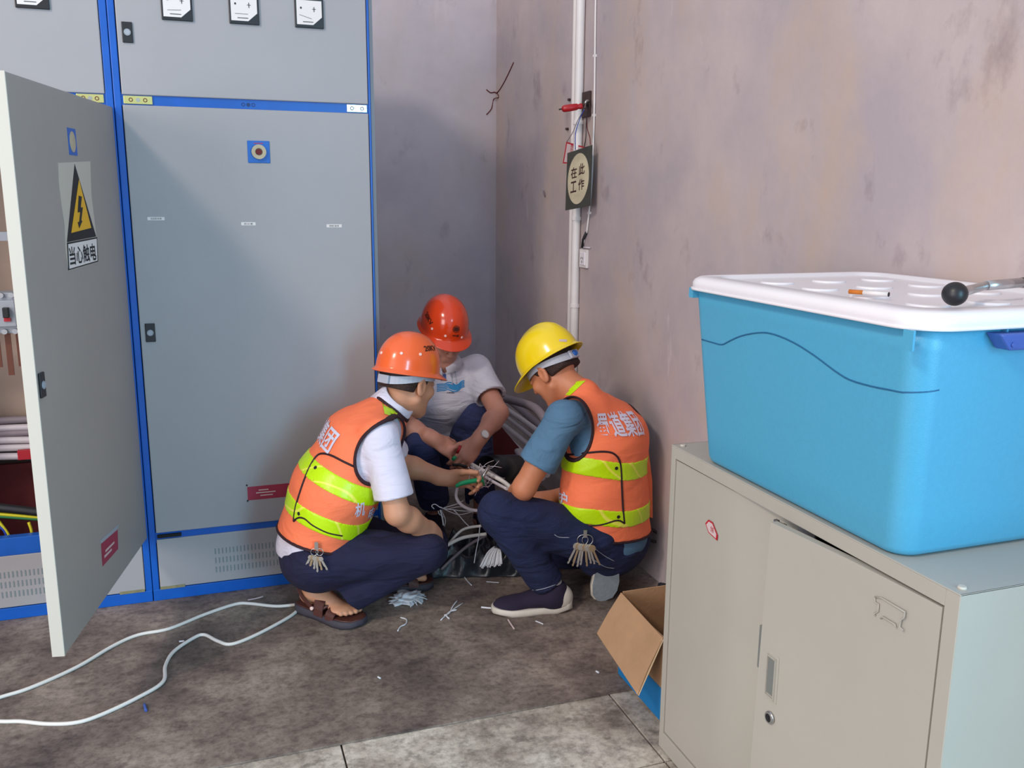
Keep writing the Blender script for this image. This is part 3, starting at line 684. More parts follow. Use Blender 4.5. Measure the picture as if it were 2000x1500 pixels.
# far door: sags inwards at the middle (bent sheet)
def door_sheet(ya, yb, depth_fn, x_off, thick=0.016, n=16, mcount=10):
    bm = bmesh.new(); F = []; B = []
    for j in range(mcount + 1):
        z = zb_ + (zt_ - zb_) * j / mcount; rf = []; rb = []
        for i in range(n + 1):
            t = i / n; yy = ya(z) + (yb(z) - ya(z)) * t
            d = depth_fn(t, (z - zb_) / (zt_ - zb_))
            rf.append(bm.verts.new((GX + x_off + d, yy, z))); rb.append(bm.verts.new((GX + x_off + d + thick, yy, z)))
        F.append(rf); B.append(rb)
    fs = []
    for j in range(mcount):
        for i in range(n):
            fs.append(bm.faces.new((F[j][i], F[j][i + 1], F[j + 1][i + 1], F[j + 1][i]))); fs.append(bm.faces.new((B[j][i], B[j + 1][i], B[j + 1][i + 1], B[j][i + 1])))
        fs.append(bm.faces.new((F[j][0], F[j + 1][0], B[j + 1][0], B[j][0]))); fs.append(bm.faces.new((F[j][n], B[j][n], B[j + 1][n], F[j + 1][n])))
    for i in range(n):
        fs.append(bm.faces.new((F[0][i], B[0][i], B[0][i + 1], F[0][i + 1]))); fs.append(bm.faces.new((F[-1][i], F[-1][i + 1], B[-1][i + 1], B[-1][i])))
    bmesh.ops.recalc_face_normals(bm, faces=fs)
    for f in fs: f.smooth = True
    return bm
ysp = lambda z: ysp_b + (ysp_t - ysp_b) * (z - 0.0) / (zt_)
dA = obj('cabinet_door', door_sheet(lambda z: GY1 - 0.022, lambda z: ysp(z) + 0.004, lambda t, s: 0.004 + 0.034 * max(0, (t - 0.55) / 0.45) ** 1.5 + 0.004 * s * t, 0.0), 'greycab', gc, label='far door, bent inwards along its free edge')
dB = obj('cabinet_door', door_sheet(lambda z: ysp(z) + 0.006, lambda z: GY0 + fw_ + 0.003, lambda t, s: -0.032 * (1 - t) ** 1.2 + 0.003 * (1 - abs(2 * t - 1)) * s, 0.0), 'greycab', gc, label='near door with the lock, standing slightly open')
def gp(x, y, off=0.0): return at(x, y, 0, GX - off)
md = dB.modifiers.new('split', 'EDGE_SPLIT'); md.split_angle = 0.6
md = dA.modifiers.new('split', 'EDGE_SPLIT'); md.split_angle = 0.6
obj('shadow_gap', bx((GX + 0.04, ysp_b - 0.06, 0.056), (GX + 0.045, ysp_t + 0.10, GZ - 0.004)), 'panel', gc)
# handle recess
q = gp(1508, 1322, 0.0275); hz = 0.052
hd = obj('handle_recess', bx((q.x - 0.002, q.y - 0.019, q.z - hz), (q.x + 0.003, q.y + 0.019, q.z + hz)), 'greycab', dB, bevel=0.0015)
obj('recess_cup', bx((q.x - 0.0028, q.y - 0.011, q.z - hz + 0.012), (q.x + 0.002, q.y + 0.012, q.z + hz - 0.008)), 'recess', hd) if 'recess' in M else None
bm = bmesh.new(); 
slab_in(bm, q, FU, EZ, NX, -0.012, 0.012, hz - 0.009, hz - 0.006, 0.002, 0.006); slab_in(bm, q, FU, EZ, NX, -0.012, 0.012, -hz + 0.006, -hz + 0.009, 0.002, 0.006)
slab_in(bm, q, FU, EZ, NX, -0.015, -0.0125, -hz + 0.006, hz - 0.006, 0.002, 0.006); slab_in(bm, q, FU, EZ, NX, 0.0125, 0.015, -hz + 0.006, hz - 0.006, 0.002, 0.006)
obj('recess_rim', bm, 'greycab', hd)
q = gp(1505, 1401, 0.0275); bm = bmesh.new(); cyl(bm, q, q + NX * 0.004, 0.0135, 24); ring(bm, q + NX * 0.004, NX, 0.012, 0.003, 0.0025, 24); lk = obj('lock', bm, 'steel', dB)
bm = bmesh.new(); cyl(bm, q + NX * 0.004, q + NX * 0.0055, 0.0082, 20); slab_in(bm, q, FU, EZ, NX, -0.001, 0.001, -0.004, 0.004, 0.005, 0.0062); obj('keyway', bm, 'ink', lk)
# recess on the far door, half hidden by the near door
q = gp(1478, 1271); obj('handle_recess', bx((GX + 0.016, q.y - 0.012, q.z - 0.05), (GX + 0.0235, q.y + 0.018, q.z + 0.05)), 'recess', dA, bevel=0.001)
# pressed label holder
def rail_(pts, r=0.0016): 
    bm = bmesh.new(); tube(bm, [gp(x, y, 0.0085) for x, y in pts], r, 6); return bm
lh = obj('label_holder', rail_([(1709, 1166), (1709, 1176), (1716, 1180), (1715, 1194), (1708, 1198), (1709, 1203)]), 'greycab', dB)
for pts in ([(1709, 1166), (1722, 1168), (1768, 1196), (1766, 1206), (1760, 1210), (1757, 1224), (1764, 1232)], [(1720, 1208), (1724, 1205), (1748, 1220), (1750, 1226)]):
    obj('holder_rib', rail_(pts), 'greycab', lh)
# sticker on the far door
stp = [(1378, 1022), (1384, 1015), (1392, 1020), (1402, 1046), (1401, 1056), (1384, 1040)]
qa = [gp(x, y, -0.0036) for x, y in stp]; bm = bmesh.new(); prism(bm, qa, NX * 0.0008); sk = obj('sticker', bm, 'red', dA)
cc = sum(qa, Vector()) / len(qa); bm = bmesh.new(); prism(bm, [cc + (p - cc) * 0.8 + NX * 0.0009 for p in qa], NX * 0.0005); obj('sticker_field', bm, 'tagwhite', sk)
flat_text('sticker_lettering', '合格', gp(1391, 1034, -0.0022), (FU * 0.9 - EZ * 0.1).normalized(), EZ, NX, 0.014, 0.014, 'red', sk, 0.0008)
# rivets on the top corners
for px, py in ((1334, 871), (1879, 1149)):
    q = at(px, py, 2, GZ); bm = bmesh.new(); cyl(bm, q, q + EZ * 0.004, 0.008, 14, r2=0.006); obj('rivet', bm, 'lip', gc)
# torn metal catch at the top of the door split
q = gp(1520, 1015); bm = bmesh.new()
for k in range(7):
    a_ = q + Vector((-0.003 - 0.002 * random.random(), -0.012 * k, -0.001 * k)); slab_in(bm, a_, FU, EZ, NX, 0, 0.010, -0.006, 0.004 * random.random(), 0, 0.004 + 0.004 * random.random())
obj('bent_catch', bm, 'steel', gc)

# ------------------------------------------------------------------ blue storage tub with white lid
bz0, bz1 = GZ + 0.0005, 1.262
TX0, TX1, TY0, TY1 = 1.066, 1.575, 1.105, 1.822     # outer at rim
tb = empty('storage_tub', ((TX0 + TX1) / 2, (TY0 + TY1) / 2, GZ), 'large bright blue plastic storage tub with white lid on the grey office cabinet', 'storage tub')
def rrect(x0, x1, y0, y1, r, z, n=8):
    out = []
    for cx, cy, a0 in ((x1 - r, y1 - r, 0), (x0 + r, y1 - r, PI / 2), (x0 + r, y0 + r, PI), (x1 - r, y0 + r, 1.5 * PI)):
        for k in range(n + 1):
            a = a0 + k * PI / 2 / n; out.append(Vector((cx + r * math.cos(a), cy + r * math.sin(a), z)))
    return out
def loft(bm, rings, cap0=True, cap1=True, mi=0):
    V = [[bm.verts.new(p) for p in r] for r in rings]; n = len(V[0])
    for i in range(len(V) - 1):
        for k in range(n):
            f = bm.faces.new((V[i][k], V[i][(k + 1) % n], V[i + 1][(k + 1) % n], V[i + 1][k])); f.material_index = mi; f.smooth = True
    if cap0: bm.faces.new(V[0][::-1])
    if cap1: bm.faces.new(V[-1])
    return V
def tub_ring(t, z, ins=0.0, r=0.044):
    # t 0 bottom .. 1 rim
    g = 0.034 * (1 - t) + ins
    return rrect(TX0 + g, TX1 - g, TY0 + g * 1.1, TY1 - g, r, z)
bm = bmesh.new()
rs = [tub_ring(0, bz0, 0.012, 0.036), tub_ring(0.0, bz0 + 0.006, 0.003, 0.042), tub_ring(0.03, bz0 + 0.016)]
rs += [tub_ring(t, bz0 + (bz1 - 0.006 - bz0) * t) for t in (0.2, 0.4, 0.6, 0.8, 0.9, 1.0)]
loft(bm, rs, True, True); obj('tub_body', bm, 'cyan', tb)
# moulded wave line: a thin dark groove ridge following the wall
def tub_face_x(z):
    t = (z - bz0) / (bz1 - 0.006 - bz0); return TX0 + 0.034 * (1 - t)
wpts = [(1371, 663), (1392, 669), (1410, 673), (1425, 666), (1448, 656), (1480, 650), (1508, 652), (1548, 668), (1590, 694), (1630, 724), (1660, 742), (1700, 754), (1735, 761)]
W = []
for x, y in wpts:
    p = at(x, y, 0, TX0 + 0.01)
    for _ in range(3): p = at(x, y, 0, tub_face_x(p.z) - 0.0005)
    W.append(p)
# around the near corner
zc = W[-1].z; g = 0.034 * (1 - (zc - bz0) / (bz1 - bz0)); rr_ = 0.044
W = [p for p in W if p.y < TY1 - 0.04 and p.y > TY0 + g * 1.1 + rr_ - 0.002]
for k in range(1, 9):
    a = PI + k * PI / 2 / 8; W.append(Vector((TX0 + g + rr_ + (rr_ + 0.0005) * math.cos(a), TY0 + g * 1.1 + rr_ + (rr_ + 0.0005) * math.sin(a), zc + 0.0012 * k)))
bm = bmesh.new(); tube(bm, smooth_path(W, 3), 0.0016, 6); obj('moulded_line', bm, 'cyan_dark', tb)
# lid: skirt, bevelled top, raised inner deck, raised discs
bm = bmesh.new()
ov = 0.016
def lr(o, z, r): return rrect(TX0 - ov + o, TX1 + ov - o, TY0 - ov + o, TY1 + ov - o, r, z)
loft(bm, [lr(0.010, 1.254, 0.066), lr(0.0, 1.254, 0.072), lr(0.0, 1.268, 0.072), lr(0.004, 1.275, 0.07), lr(0.012, 1.280, 0.066), lr(0.05, 1.281, 0.05), lr(0.054, 1.274, 0.046), lr(0.056, 1.274, 0.045)], True, True)
obj('lid', bm, 'lid', tb, smooth=False)
ldo = tb.children[-1]
bm = bmesh.new()
obj('lid_lip', (lambda b: (loft(b, [lr(-0.003, 1.251, 0.074), lr(-0.003, 1.256, 0.074), lr(0.001, 1.257, 0.072)], True, True), b)[1])(bm), 'lid', ldo)
for i in range(3):
    for j in range(4):
        cx = TX0 + 0.12 + i * 0.135; cy = TY0 + 0.12 + j * 0.145
        bm = bmesh.new(); c = Vector((cx, cy, 1.273)); cyl(bm, c, c + EZ * 0.005, 0.038, 28, r2=0.034); obj('lid_disc', bm, 'lid', ldo)
# rim ribs and violet latch on the near end, small rib at far end
for x in (1775, 1955):
    p = at(x, 655, 1, TY0 + 0.002); obj('rim_rib', bx((p.x - 0.002, TY0 - 0.010, 1.222), (p.x + 0.002, TY0 + 0.012, 1.254)), 'cyan', tb)
obj('rim_rib', bx((TX0 - 0.010, TY1 - 0.03, 1.232), (TX0 + 0.006, TY1 - 0.012, 1.254)), 'cyan', tb)
p = at(1950, 668, 1, TY0 - 0.02)
bm = bmesh.new()
prism(bm, [Vector((p.x - 0.008, TY0 - 0.03, p.z + 0.014)), Vector((p.x + 0.20, TY0 - 0.03, p.z + 0.014)), Vector((p.x + 0.185, TY0 - 0.03, p.z - 0.014)), Vector((p.x + 0.016, TY0 - 0.03, p.z - 0.014))], Vector((0, 0.032, 0)))
lt = obj('latch_handle', bm, 'violet', tb, bevel=0.004)
for dx in (0.02, 0.17):
    bm = bmesh.new(); c = Vector((p.x + dx, TY0 - 0.03, p.z - 0.004)); cyl(bm, c, c + NF * 0.003, 0.004, 12); obj('latch_pin', bm, 'violet', lt)
# cigarette and ratchet wrench on the lid
A = at(1658, 574, 2, 1.281); B = at(1736, 580, 2, 1.281); d = (B - A).normalized(); n_ = (B - A).length
cg = empty('cigarette', A, 'unlit cigarette with orange filter lying on the white lid', 'cigarette')
for nm, t0, t1_, mm in (('filter', 0, 0.36, 'cig_orange'), ('paper', 0.36, 0.985, 'paper'), ('tobacco', 0.985, 1.0, 'ink')):
    bm = bmesh.new(); cyl(bm, A + d * n_ * t0 + EZ * 0.0045, A + d * n_ * t1_ + EZ * 0.0045, 0.0042, 14); obj(nm, bm, mm, cg)
wr_ = empty('ratchet_wrench', at(1865, 575, 2, 1.28), 'chrome ratchet wrench with black round head on the white lid', 'wrench')
hc = at(1865, 573, 0, 1.135)
hc = Vector((1.15, 1.155, 1.281 + 0.02)); hc = at(1865, 574, 2, 1.281 + 0.020)
bm = bmesh.new(); r_ = bmesh.ops.create_uvsphere(bm, u_segments=24, v_segments=16, radius=0.0205)
for v in r_['verts']: v.co = Vector((v.co.x, v.co.y, v.co.z * 0.97)) + hc
obj('head', bm, 'black', wr_, smooth=True)
e1 = at(1925, 558, 2, 1.281 + 0.024); e2 = at(2040, 548, 2, 1.281 + 0.026)
bm = bmesh.new(); tube(bm, [hc, hc.lerp(e1, 0.35), e1], 0.008, 14, radii=[0.011, 0.0085, 0.0075]); obj('neck', bm, 'steel', wr_)
bm = bmesh.new(); tube(bm, [e1, e1.lerp(e2, 0.3), e1.lerp(e2, 0.6)], 0.009, 16, radii=[0.0085, 0.0092, 0.0092]); obj('handle', bm, 'steel', wr_)
bm = bmesh.new(); tube(bm, [e1.lerp(e2, 0.62), e2], 0.009, 16); obj('grip', bm, 'steel', wr_)
bm = bmesh.new(); tube(bm, [e1.lerp(e2, 0.595), e1.lerp(e2, 0.625)], 0.0095, 16); obj('collar', bm, 'black', wr_)

# ------------------------------------------------------------------ cardboard box behind the office cabinet
BX0, BX1, BY0, BY1, BZ = 1.152, 1.50, 2.02, 2.295, 0.0
zt2 = 0.258
cbx = empty('cardboard_box', ((BX0 + BX1) / 2, (BY0 + BY1) / 2, 0), 'open brown cardboard box with blue base beside the office cabinet', 'box')
th = 0.005; bh = zt2
def two_tone(lo, hi, parent=cbx):
    zb2 = 0.105
    o = obj('box_side', bx(lo, hi), 'card', parent)
    nrm = 0 if (hi[0] - lo[0]) < (hi[1] - lo[1]) else 1
    l2 = list(lo); h2 = list(hi); l2[nrm] -= 0.0006; h2[nrm] += 0.0; h2[2] = zb2
    obj('blue_print', bx(l2, h2), 'cardblue', o); return o
two_tone((BX0, BY0, 0.004), (BX0 + th, BY1, bh)); two_tone((BX0 + th, BY0, 0.004), (BX1, BY0 + th, bh))
obj('box_side', bx((BX1 - th, BY0 + th, 0.004), (BX1, BY1, bh)), 'card', cbx); obj('box_side', bx((BX0 + th, BY1 - th, 0.004), (BX1 - th, BY1, bh + 0.02)), 'card', cbx)
obj('box_bottom', bx((BX0 + th, BY0 + th, 0.003), (BX1 - th, BY1 - th, 0.008)), 'card', cbx)
bm = bmesh.new()
ha, hb = Vector((BX0 + 0.001, BY0 + 0.004, bh - 0.001)), Vector((BX0 + 0.001, BY1 - 0.004, bh + 0.017))
fa, fb = Vector((1.060, 1.985, 0.122)), Vector((1.080, 2.300, 0.147))
fn = (hb - ha).cross(fa - ha).normalized()
m1, m2 = ha.lerp(fa, 0.55) + fn * 0.004, hb.lerp(fb, 0.5) + fn * 0.003
prism(bm, [ha, hb, m2, m1], fn * 0.004); prism(bm, [m1, m2, fb, fa], fn * 0.004)
obj('box_flap', bm, 'card', cbx)
bm = bmesh.new(); prism(bm, [fa, fa + (ha - fa) * 0.98, fa + (ha - fa) * 0.98 + fn * 0.0045 + (fb - fa) * 0.01, fa + (fb - fa) * 0.02 + fn * 0.0045], (fa - fb).normalized() * 0.002); obj('torn_edge', bm, 'cardedge', cbx)
bm = bmesh.new()
prism(bm, [Vector((BX0 + 0.03, BY0 + 0.01, bh - 0.03)), Vector((BX1 - 0.02, BY0 + 0.01, bh - 0.03)), Vector((BX1 - 0.02, BY0 + 0.16, bh - 0.09)), Vector((BX0 + 0.05, BY0 + 0.15, bh - 0.085))], Vector((0, 0, 0.004)))
obj('inner_flap', bm, 'card', cbx)

# ------------------------------------------------------------------ cords and debris on the mat
def G(x, y, z=0.003): return at(x, y, 2, z)
def cord(name, px, r, m, label, cat, z=None, sub=6, group=None):
    pts = [G(x, y, (z or r) + 0.002) for x, y in px]
    bm = bmesh.new(); tube(bm, smooth_path(pts, sub), r, 8)
    return tag(obj(name, bm, m), label, cat, group)
cord('power_cord', [(-420, 1440), (-260, 1432), (-90, 1392), (0, 1362), (60, 1343), (150, 1303), (220, 1262), (270, 1240), (330, 1228), (400, 1200), (460, 1180), (490, 1179), (540, 1184), (585, 1180)], 0.0058, 'cord', 'white power cord on the mat reaching the brown sandal, the upper of two', 'cord')
cord('power_cord', [(-400, 1500), (-240, 1440), (-90, 1404), (0, 1409), (40, 1409), (95, 1414), (150, 1411), (200, 1395), (270, 1362), (318, 1332), (323, 1300), (340, 1272), (380, 1245), (400, 1240), (425, 1252), (452, 1258), (500, 1240), (560, 1208), (582, 1192)], 0.0058, 'cord', 'white power cord making a sharp bend on the mat, the lower of two', 'cord')
def scrap(name, px, r, label, m='fluff', cat='scrap', group=None, w=None):
    pts = [G(x, y, r + 0.0025) for x, y in px]
    bm = bmesh.new(); tube(bm, smooth_path(pts, 3), r, 6)
    return tag(obj(name, bm, m), label, cat, group)
scrap('cable_tie', [(484, 1172), (500, 1169), (514, 1165)], 0.0028, 'short pinkish plastic strip on the mat above the upper white cord', 'tagwhite')
scrap('paper_scrap', [(350, 1253), (360, 1252)], 0.003, 'tiny white scrap on the mat between the two white cords', 'fluff')
scrap('wire_scrap', [(893, 1173), (884, 1185), (878, 1197), (868, 1202)], 0.0028, 'short frayed white wire scrap on the mat between the two workers, the upper of two')
o = scrap('wire_scrap', [(904, 1178), (880, 1194), (861, 1211)], 0.0022, 'long forked white wire scrap on the mat between the two workers, the lower of two')
scrap('wire_scrap', [(892, 1191), (880, 1194), (872, 1202), (877, 1208)], 0.003, 'curled white wire end lying over the long forked scrap')
scrap('wire_scrap', [(907, 1127), (914, 1136), (921, 1143)], 0.0022, 'small pale wire scrap on the mat near the torn mat edge')
scrap('wire_scrap', [(950, 1136), (962, 1137), (975, 1138)], 0.002, 'thin straight white wire scrap left of the blue jeans shank')
scrap('wire_scrap', [(940, 1186), (950, 1187), (961, 1188)], 0.0035, 'white scrap touching the toe of the dark shoe')
scrap('wire_scrap', [(992, 1210), (998, 1219), (1004, 1228)], 0.003, 'pink and white plastic strip on the mat below the dark shoe', 'tagwhite')
scrap('wire_scrap', [(1046, 1213), (1054, 1216), (1061, 1219)], 0.0022, 'small white scrap on the mat right below the dark shoe')
scrap('wire_scrap', [(1164, 1311), (1170, 1314)], 0.003, 'short white peg lying on the mat left of the cardboard box')
scrap('wire_scrap', [(782, 1206), (794, 1210), (792, 1219), (782, 1224), (777, 1232)], 0.0024, 'curly white thread trailing from the frayed white rag')
scrap('wire_scrap', [(738, 1322), (743, 1325)], 0.0028, 'tiny white peg alone on the mat below the brown sandal')
scrap('paper_scrap', [(282, 1375), (285, 1388)], 0.004, 'small violet paper scrap on the mat between cord and frame bottom', 'violet')
# frayed white rag: many strips in one crumpled lump
def crumple(name, c, sx, sy, sz, m, label, cat, seed, ang=0.0, sub=3, amp=0.35, fr=4.0):
    bm = bmesh.new(); bmesh.ops.create_icosphere(bm, subdivisions=sub, radius=1.0)
    rs = random.Random(seed); ph = [rs.uniform(0, 6) for _ in range(6)]
    for v in bm.verts:
        p = v.co; a = math.sin(fr * p.x + ph[0] + 2 * math.sin(3 * p.y + ph[1])) * math.sin(fr * 1.3 * p.y + ph[2]) + 0.6 * math.sin(fr * 2.1 * p.z + fr * p.x + ph[3])
        q = p * (1 + amp * a); x, y = q.x * sx, q.y * sy
        v.co = Vector((c[0] + x * math.cos(ang) - y * math.sin(ang), c[1] + x * math.sin(ang) + y * math.cos(ang), max(0.003, c[2] + q.z * sz)))
    return tag(obj(name, bm, m, smooth=True), label, cat)
q = G(792, 1172)
rag = crumple('frayed_rag', (q.x, q.y, 0.012), 0.055, 0.042, 0.014, 'fluff', 'frayed white plastic rag on the mat in front of the navy trousers', 'rag', 3, 0.3, 4, 0.4, 5)
bm = bmesh.new()
for k in range(26):
    a = random.uniform(-1.6, 0.3); s0 = q + Vector((0.02 * math.cos(a), 0.02 * math.sin(a), 0.01))
    L_ = random.uniform(0.035, 0.06); e = s0 + Vector((math.cos(a) * L_, math.sin(a) * L_, -0.006)); mid = (s0 + e) / 2 + Vector((random.uniform(-.006, .006), random.uniform(-.006, .006), 0.008))
    tube(bm, smooth_path([s0, mid, e], 3), 0.0017, 5)
tag(obj('frayed_strands', bm, 'fluff', rag), kind='stuff')
# torn strip under the shank of the blue jeans
q = PY(965, 1095, 3.0)
bm = bmesh.new()
for k in range(30):
    t = k / 29; s0 = PY(966 + 10 * t, 1068 + 6 * t, 3.05); e = PY(938 + 42 * t, 1108 - 5 * t + random.uniform(-3, 3), 3.02)
    e.z = max(e.z, 0.006); mid = (s0 + e) / 2 + Vector((0, 0, 0.015))
    tube(bm, smooth_path([s0, mid, e], 3), 0.0036, 5)
tag(obj('frayed_sheet', bm, 'fluff'), 'pale frayed plastic strands spread on the mat under the jeans knee', 'rag', kind='stuff')
crumple('paper_scrap', tuple(G(903, 1107) + Vector((0, 0, 0.01))), 0.018, 0.014, 0.014, 'fluff', 'small crumpled white scrap at the torn edge of the mat', 'scrap', 9, 0, 2)

# ------------------------------------------------------------------ cable pit: heap of black plastic sheet with cables
def heap(name, foot, z0, m, label, cat, seed, nx=46, ny=30, hgt=0.12, fr=9.0):
    """crumpled sheet over a four-cornered footprint (near left, near right, far right, far left)"""
    a, b, c, d = [Vector(p) for p in foot]; bm = bmesh.new(); V = []
    rs = random.Random(seed); ph = [rs.uniform(0, 6) for _ in range(8)]
    for j in range(ny + 1):
        row = []
        for i in range(nx + 1):
            s, t = i / nx, j / ny
            p = a.lerp(b, s).lerp(d.lerp(c, s), t)
            e = min(1, 5 * min(s, 1 - s), 6 * t + 0.05, 8 * (1 - t) + 0.3)
            w = 0.5 + 0.5 * math.sin(fr * p.x + 2.2 * math.sin(fr * 0.8 * p.y + ph[0]) + ph[1])
            w2 = abs(math.sin(fr * 1.7 * (p.x + p.y) + 2.5 * math.sin(fr * p.x * 0.9 + ph[2]) + ph[3]))
            w3 = abs(math.sin(fr * 3.1 * (p.y - 0.6 * p.x) + 2 * math.sin(fr * 1.4 * p.y + ph[4]) + ph[5]))
            z = z0 + hgt * e * (0.42 * w + 0.36 * (1 - w2) + 0.22 * (1 - w3))
            row.append(bm.verts.new((p.x + 0.01 * w2, p.y + 0.01 * w3, z)))
        V.append(row)
    for j in range(ny):
        for i in range(nx):
            f = bm.faces.new((V[j][i], V[j][i + 1], V[j + 1][i + 1], V[j + 1][i])); f.smooth = True
    low = [V[0][i] for i in range(nx + 1)] + [V[j][nx] for j in range(1, ny + 1)] + [V[ny][i] for i in range(nx - 1, -1, -1)] + [V[j][0] for j in range(ny - 1, 0, -1)]
    lv = [bm.verts.new((v.co.x, v.co.y, z0 - 0.001)) for v in low]; n = len(low)
    for i in range(n): bm.faces.new((low[i], lv[i], lv[(i + 1) % n], low[(i + 1) % n]))
    bm.faces.new(lv)
    return tag(obj(name, bm, m), label, cat)
heap('plastic_sheet', [(0.72, 3.18, 0), (1.16, 3.06, 0), (1.34, 3.34, 0), (0.74, 3.34, 0)], 0.003, 'plastic_black', 'crumpled heap of black plastic sheet on the floor between the workers', 'plastic sheet', 5, hgt=0.15)
heap('plastic_sheet', [(1.42, 2.36, 0), (1.575, 2.34, 0), (1.585, 2.72, 0), (1.49, 2.70, 0)], 0.003, 'plastic_black', 'crumpled dark plastic bag against the right wall behind the cardboard box', 'plastic sheet', 8, 20, 26, hgt=0.24, fr=6.5)
# bundle of grey pipes leaning out of the wall corner
for k, (p0, p1, r, mm, wh) in enumerate((((905, 766), (1035, 792), 0.020, 'pipedark', 'topmost'), ((972, 765), (1075, 850), 0.018, 'pipedark', 'second from the wall'),
                 ((968, 792), (1060, 850), 0.014, 'pipe', 'third from the wall'), ((966, 802), (1056, 866), 0.013, 'pipe', 'middle one'), ((962, 818), (1050, 884), 0.014, 'pipe', 'fourth, below the middle one'),
                 ((958, 832), (1040, 900), 0.013, 'pipe', 'second from the bottom'), ((972, 826), (1030, 905), 0.016, 'pipe', 'lowest and steepest'))):
    A = PY(p0[0] - 34, p0[1] - 24 if k else p0[1] - 5, 4.45 if k else 4.6); B = PY(p1[0], p1[1], 3.75); B2 = PY(p1[0] + 30, p1[1] + 28, 3.60)
    bm = bmesh.new(); tube(bm, smooth_path([A, A.lerp(B, 0.5) + Vector((0, 0, 0.012)), B, B2], 6), r, 12)
    tag(obj('corner_pipe', bm, mm), 'grey plastic pipe slanting from the wall corner, %s' % wh, 'pipe', 'pipes leaning out of the wall corner')
bm = bmesh.new(); tube(bm, smooth_path([PY(1032, 806, 4.2), PY(1022, 799, 4.2), PY(1026, 792, 4.2), PY(1040, 793, 4.2)], 5), 0.006, 6); tag(obj('cable_end', bm, 'cord'), 'curled white cable end above the slanting pipes', 'cable')
bm = bmesh.new(); tube(bm, smooth_path([PY(885, 780, 4.2), PY(910, 782, 4.2), PY(945, 785, 4.1)], 5), 0.016, 10); tag(obj('wall_pipe', bm, 'cord'), 'pale horizontal pipe seen behind the arm of the worker in the white polo', 'pipe')
q = PY(990, 870, 3.85)
bm = bmesh.new(); prism(bm, [PY(978, 832, 3.9), PY(1040, 905, 3.86), PY(1030, 940, 3.86), PY(955, 905, 3.9), PY(955, 850, 3.9)], Vector((0, 0.02, 0))); tag(obj('red_board', bm, 'rust'), 'dark red-brown board leaning under the slanting pipes', 'board')
# short wide black pipe piece
A = PY(962, 915, 3.42); B = PY(1012, 912, 3.50)
bm = bmesh.new()
a_, b_ = PY(950, 918, 3.42), PY(1005, 915, 3.55)
seg = 28; R_ = 0.062; d_ = (b_ - a_).normalized(); u1_, v1_ = frame_of(d_)
ringsv = []
for (c, rr2) in ((a_, R_), (b_, R_), (b_, R_ - 0.005), (a_, R_ - 0.005)):
    ringsv.append([bm.verts.new(c + (u1_ * math.cos(2 * PI * k / seg) + v1_ * math.sin(2 * PI * k / seg)) * rr2) for k in range(seg)])
for i in range(4):
    for k in range(seg):
        f = bm.faces.new((ringsv[i][k], ringsv[i][(k + 1) % seg], ringsv[(i + 1) % 4][(k + 1) % seg], ringsv[(i + 1) % 4][k])); f.smooth = True
tag(obj('pipe_sleeve', bm, 'plastic_black'), 'short wide black pipe sleeve behind the knot of wires', 'pipe')
# cables the men are working on
def wirepath(name, pts, r, m, label, cat='cable'):
    bm = bmesh.new(); tube(bm, smooth_path([PY(*p) for p in pts], 6), r, 8)
    return tag(obj(name, bm, m), label, cat)
wirepath('stripped_cable', [(918, 905, 3.33), (935, 915, 3.25), (960, 928, 3.18), (985, 942, 3.1), (1002, 958, 3.0)], 0.0085, 'cord', 'thick pale cable from the joined hands to the jeans knee, upper one')
wirepath('stripped_cable', [(920, 912, 3.30), (940, 926, 3.22), (962, 940, 3.14), (990, 955, 3.0)], 0.006, 'pipe', 'thinner pale cable just below the thick one at the joined hands')
wirepath('stripped_cable', [(893, 952, 3.18), (891, 970, 3.18), (900, 985, 3.16), (918, 995, 3.14), (940, 998, 3.1)], 0.0065, 'pipe', 'grey cable hanging in a loop below the green grip')
wirepath('white_cable', [(855, 1078, 3.12), (872, 1066, 3.12), (905, 1050, 3.1), (950, 1043, 3.08)], 0.0068, 'cord', 'white cable bowing between the two knees, lower of two')
wirepath('white_cable', [(862, 1080, 3.14), (880, 1058, 3.14), (905, 1034, 3.12), (940, 1027, 3.08)], 0.0052, 'cord', 'white cable bowing between the two knees, upper of two')
wirepath('grey_cable', [(862, 1112, 3.16), (885, 1090, 3.16), (915, 1065, 3.14), (950, 1045, 3.12)], 0.006, 'pipedark', 'dark grey cable rising behind the white ones between the knees')
wirepath('thin_wire', [(937, 1030, 3.08), (935, 1050, 3.08), (930, 1075, 3.06), (926, 1100, 3.04)], 0.002, 'fluff', 'thin white wire hanging down beside the jeans knee', 'wire')
wirepath('thin_wire', [(885, 995, 3.16), (895, 1005, 3.16), (906, 1018, 3.16), (918, 1030, 3.14)], 0.0018, 'fluff', 'thin white wire crossing the black sheet between the knees', 'wire')
hooks = [[(848, 994), (843, 988), (850, 985), (862, 992), (880, 995), (905, 998), (935, 999)], [(860, 990), (880, 1000), (900, 1005), (930, 997)], [(866, 992), (890, 985), (905, 978)], [(872, 995), (900, 990), (925, 1002)],
         [(860, 996), (864, 1012), (866, 1026)], [(862, 997), (870, 1015), (868, 1028)], [(856, 998), (858, 1004), (866, 1010)]]
for k, p in enumerate(hooks):
    wirepath('bare_wire', [(x, y, 3.17 + 0.005 * k) for x, y in p], 0.0016 if k != 4 else 0.0028, 'pipe' if k % 2 else 'fluff', 'bare wire strand over the black sheet below the green grip, ' + ('hooked one', 'bowed one', 'short upper one', 'nearly straight one', 'thick hanging stub', 'thin hanging stub', 'shortest stub')[k], 'wire')
bm = bmesh.new(); rs = random.Random(4)
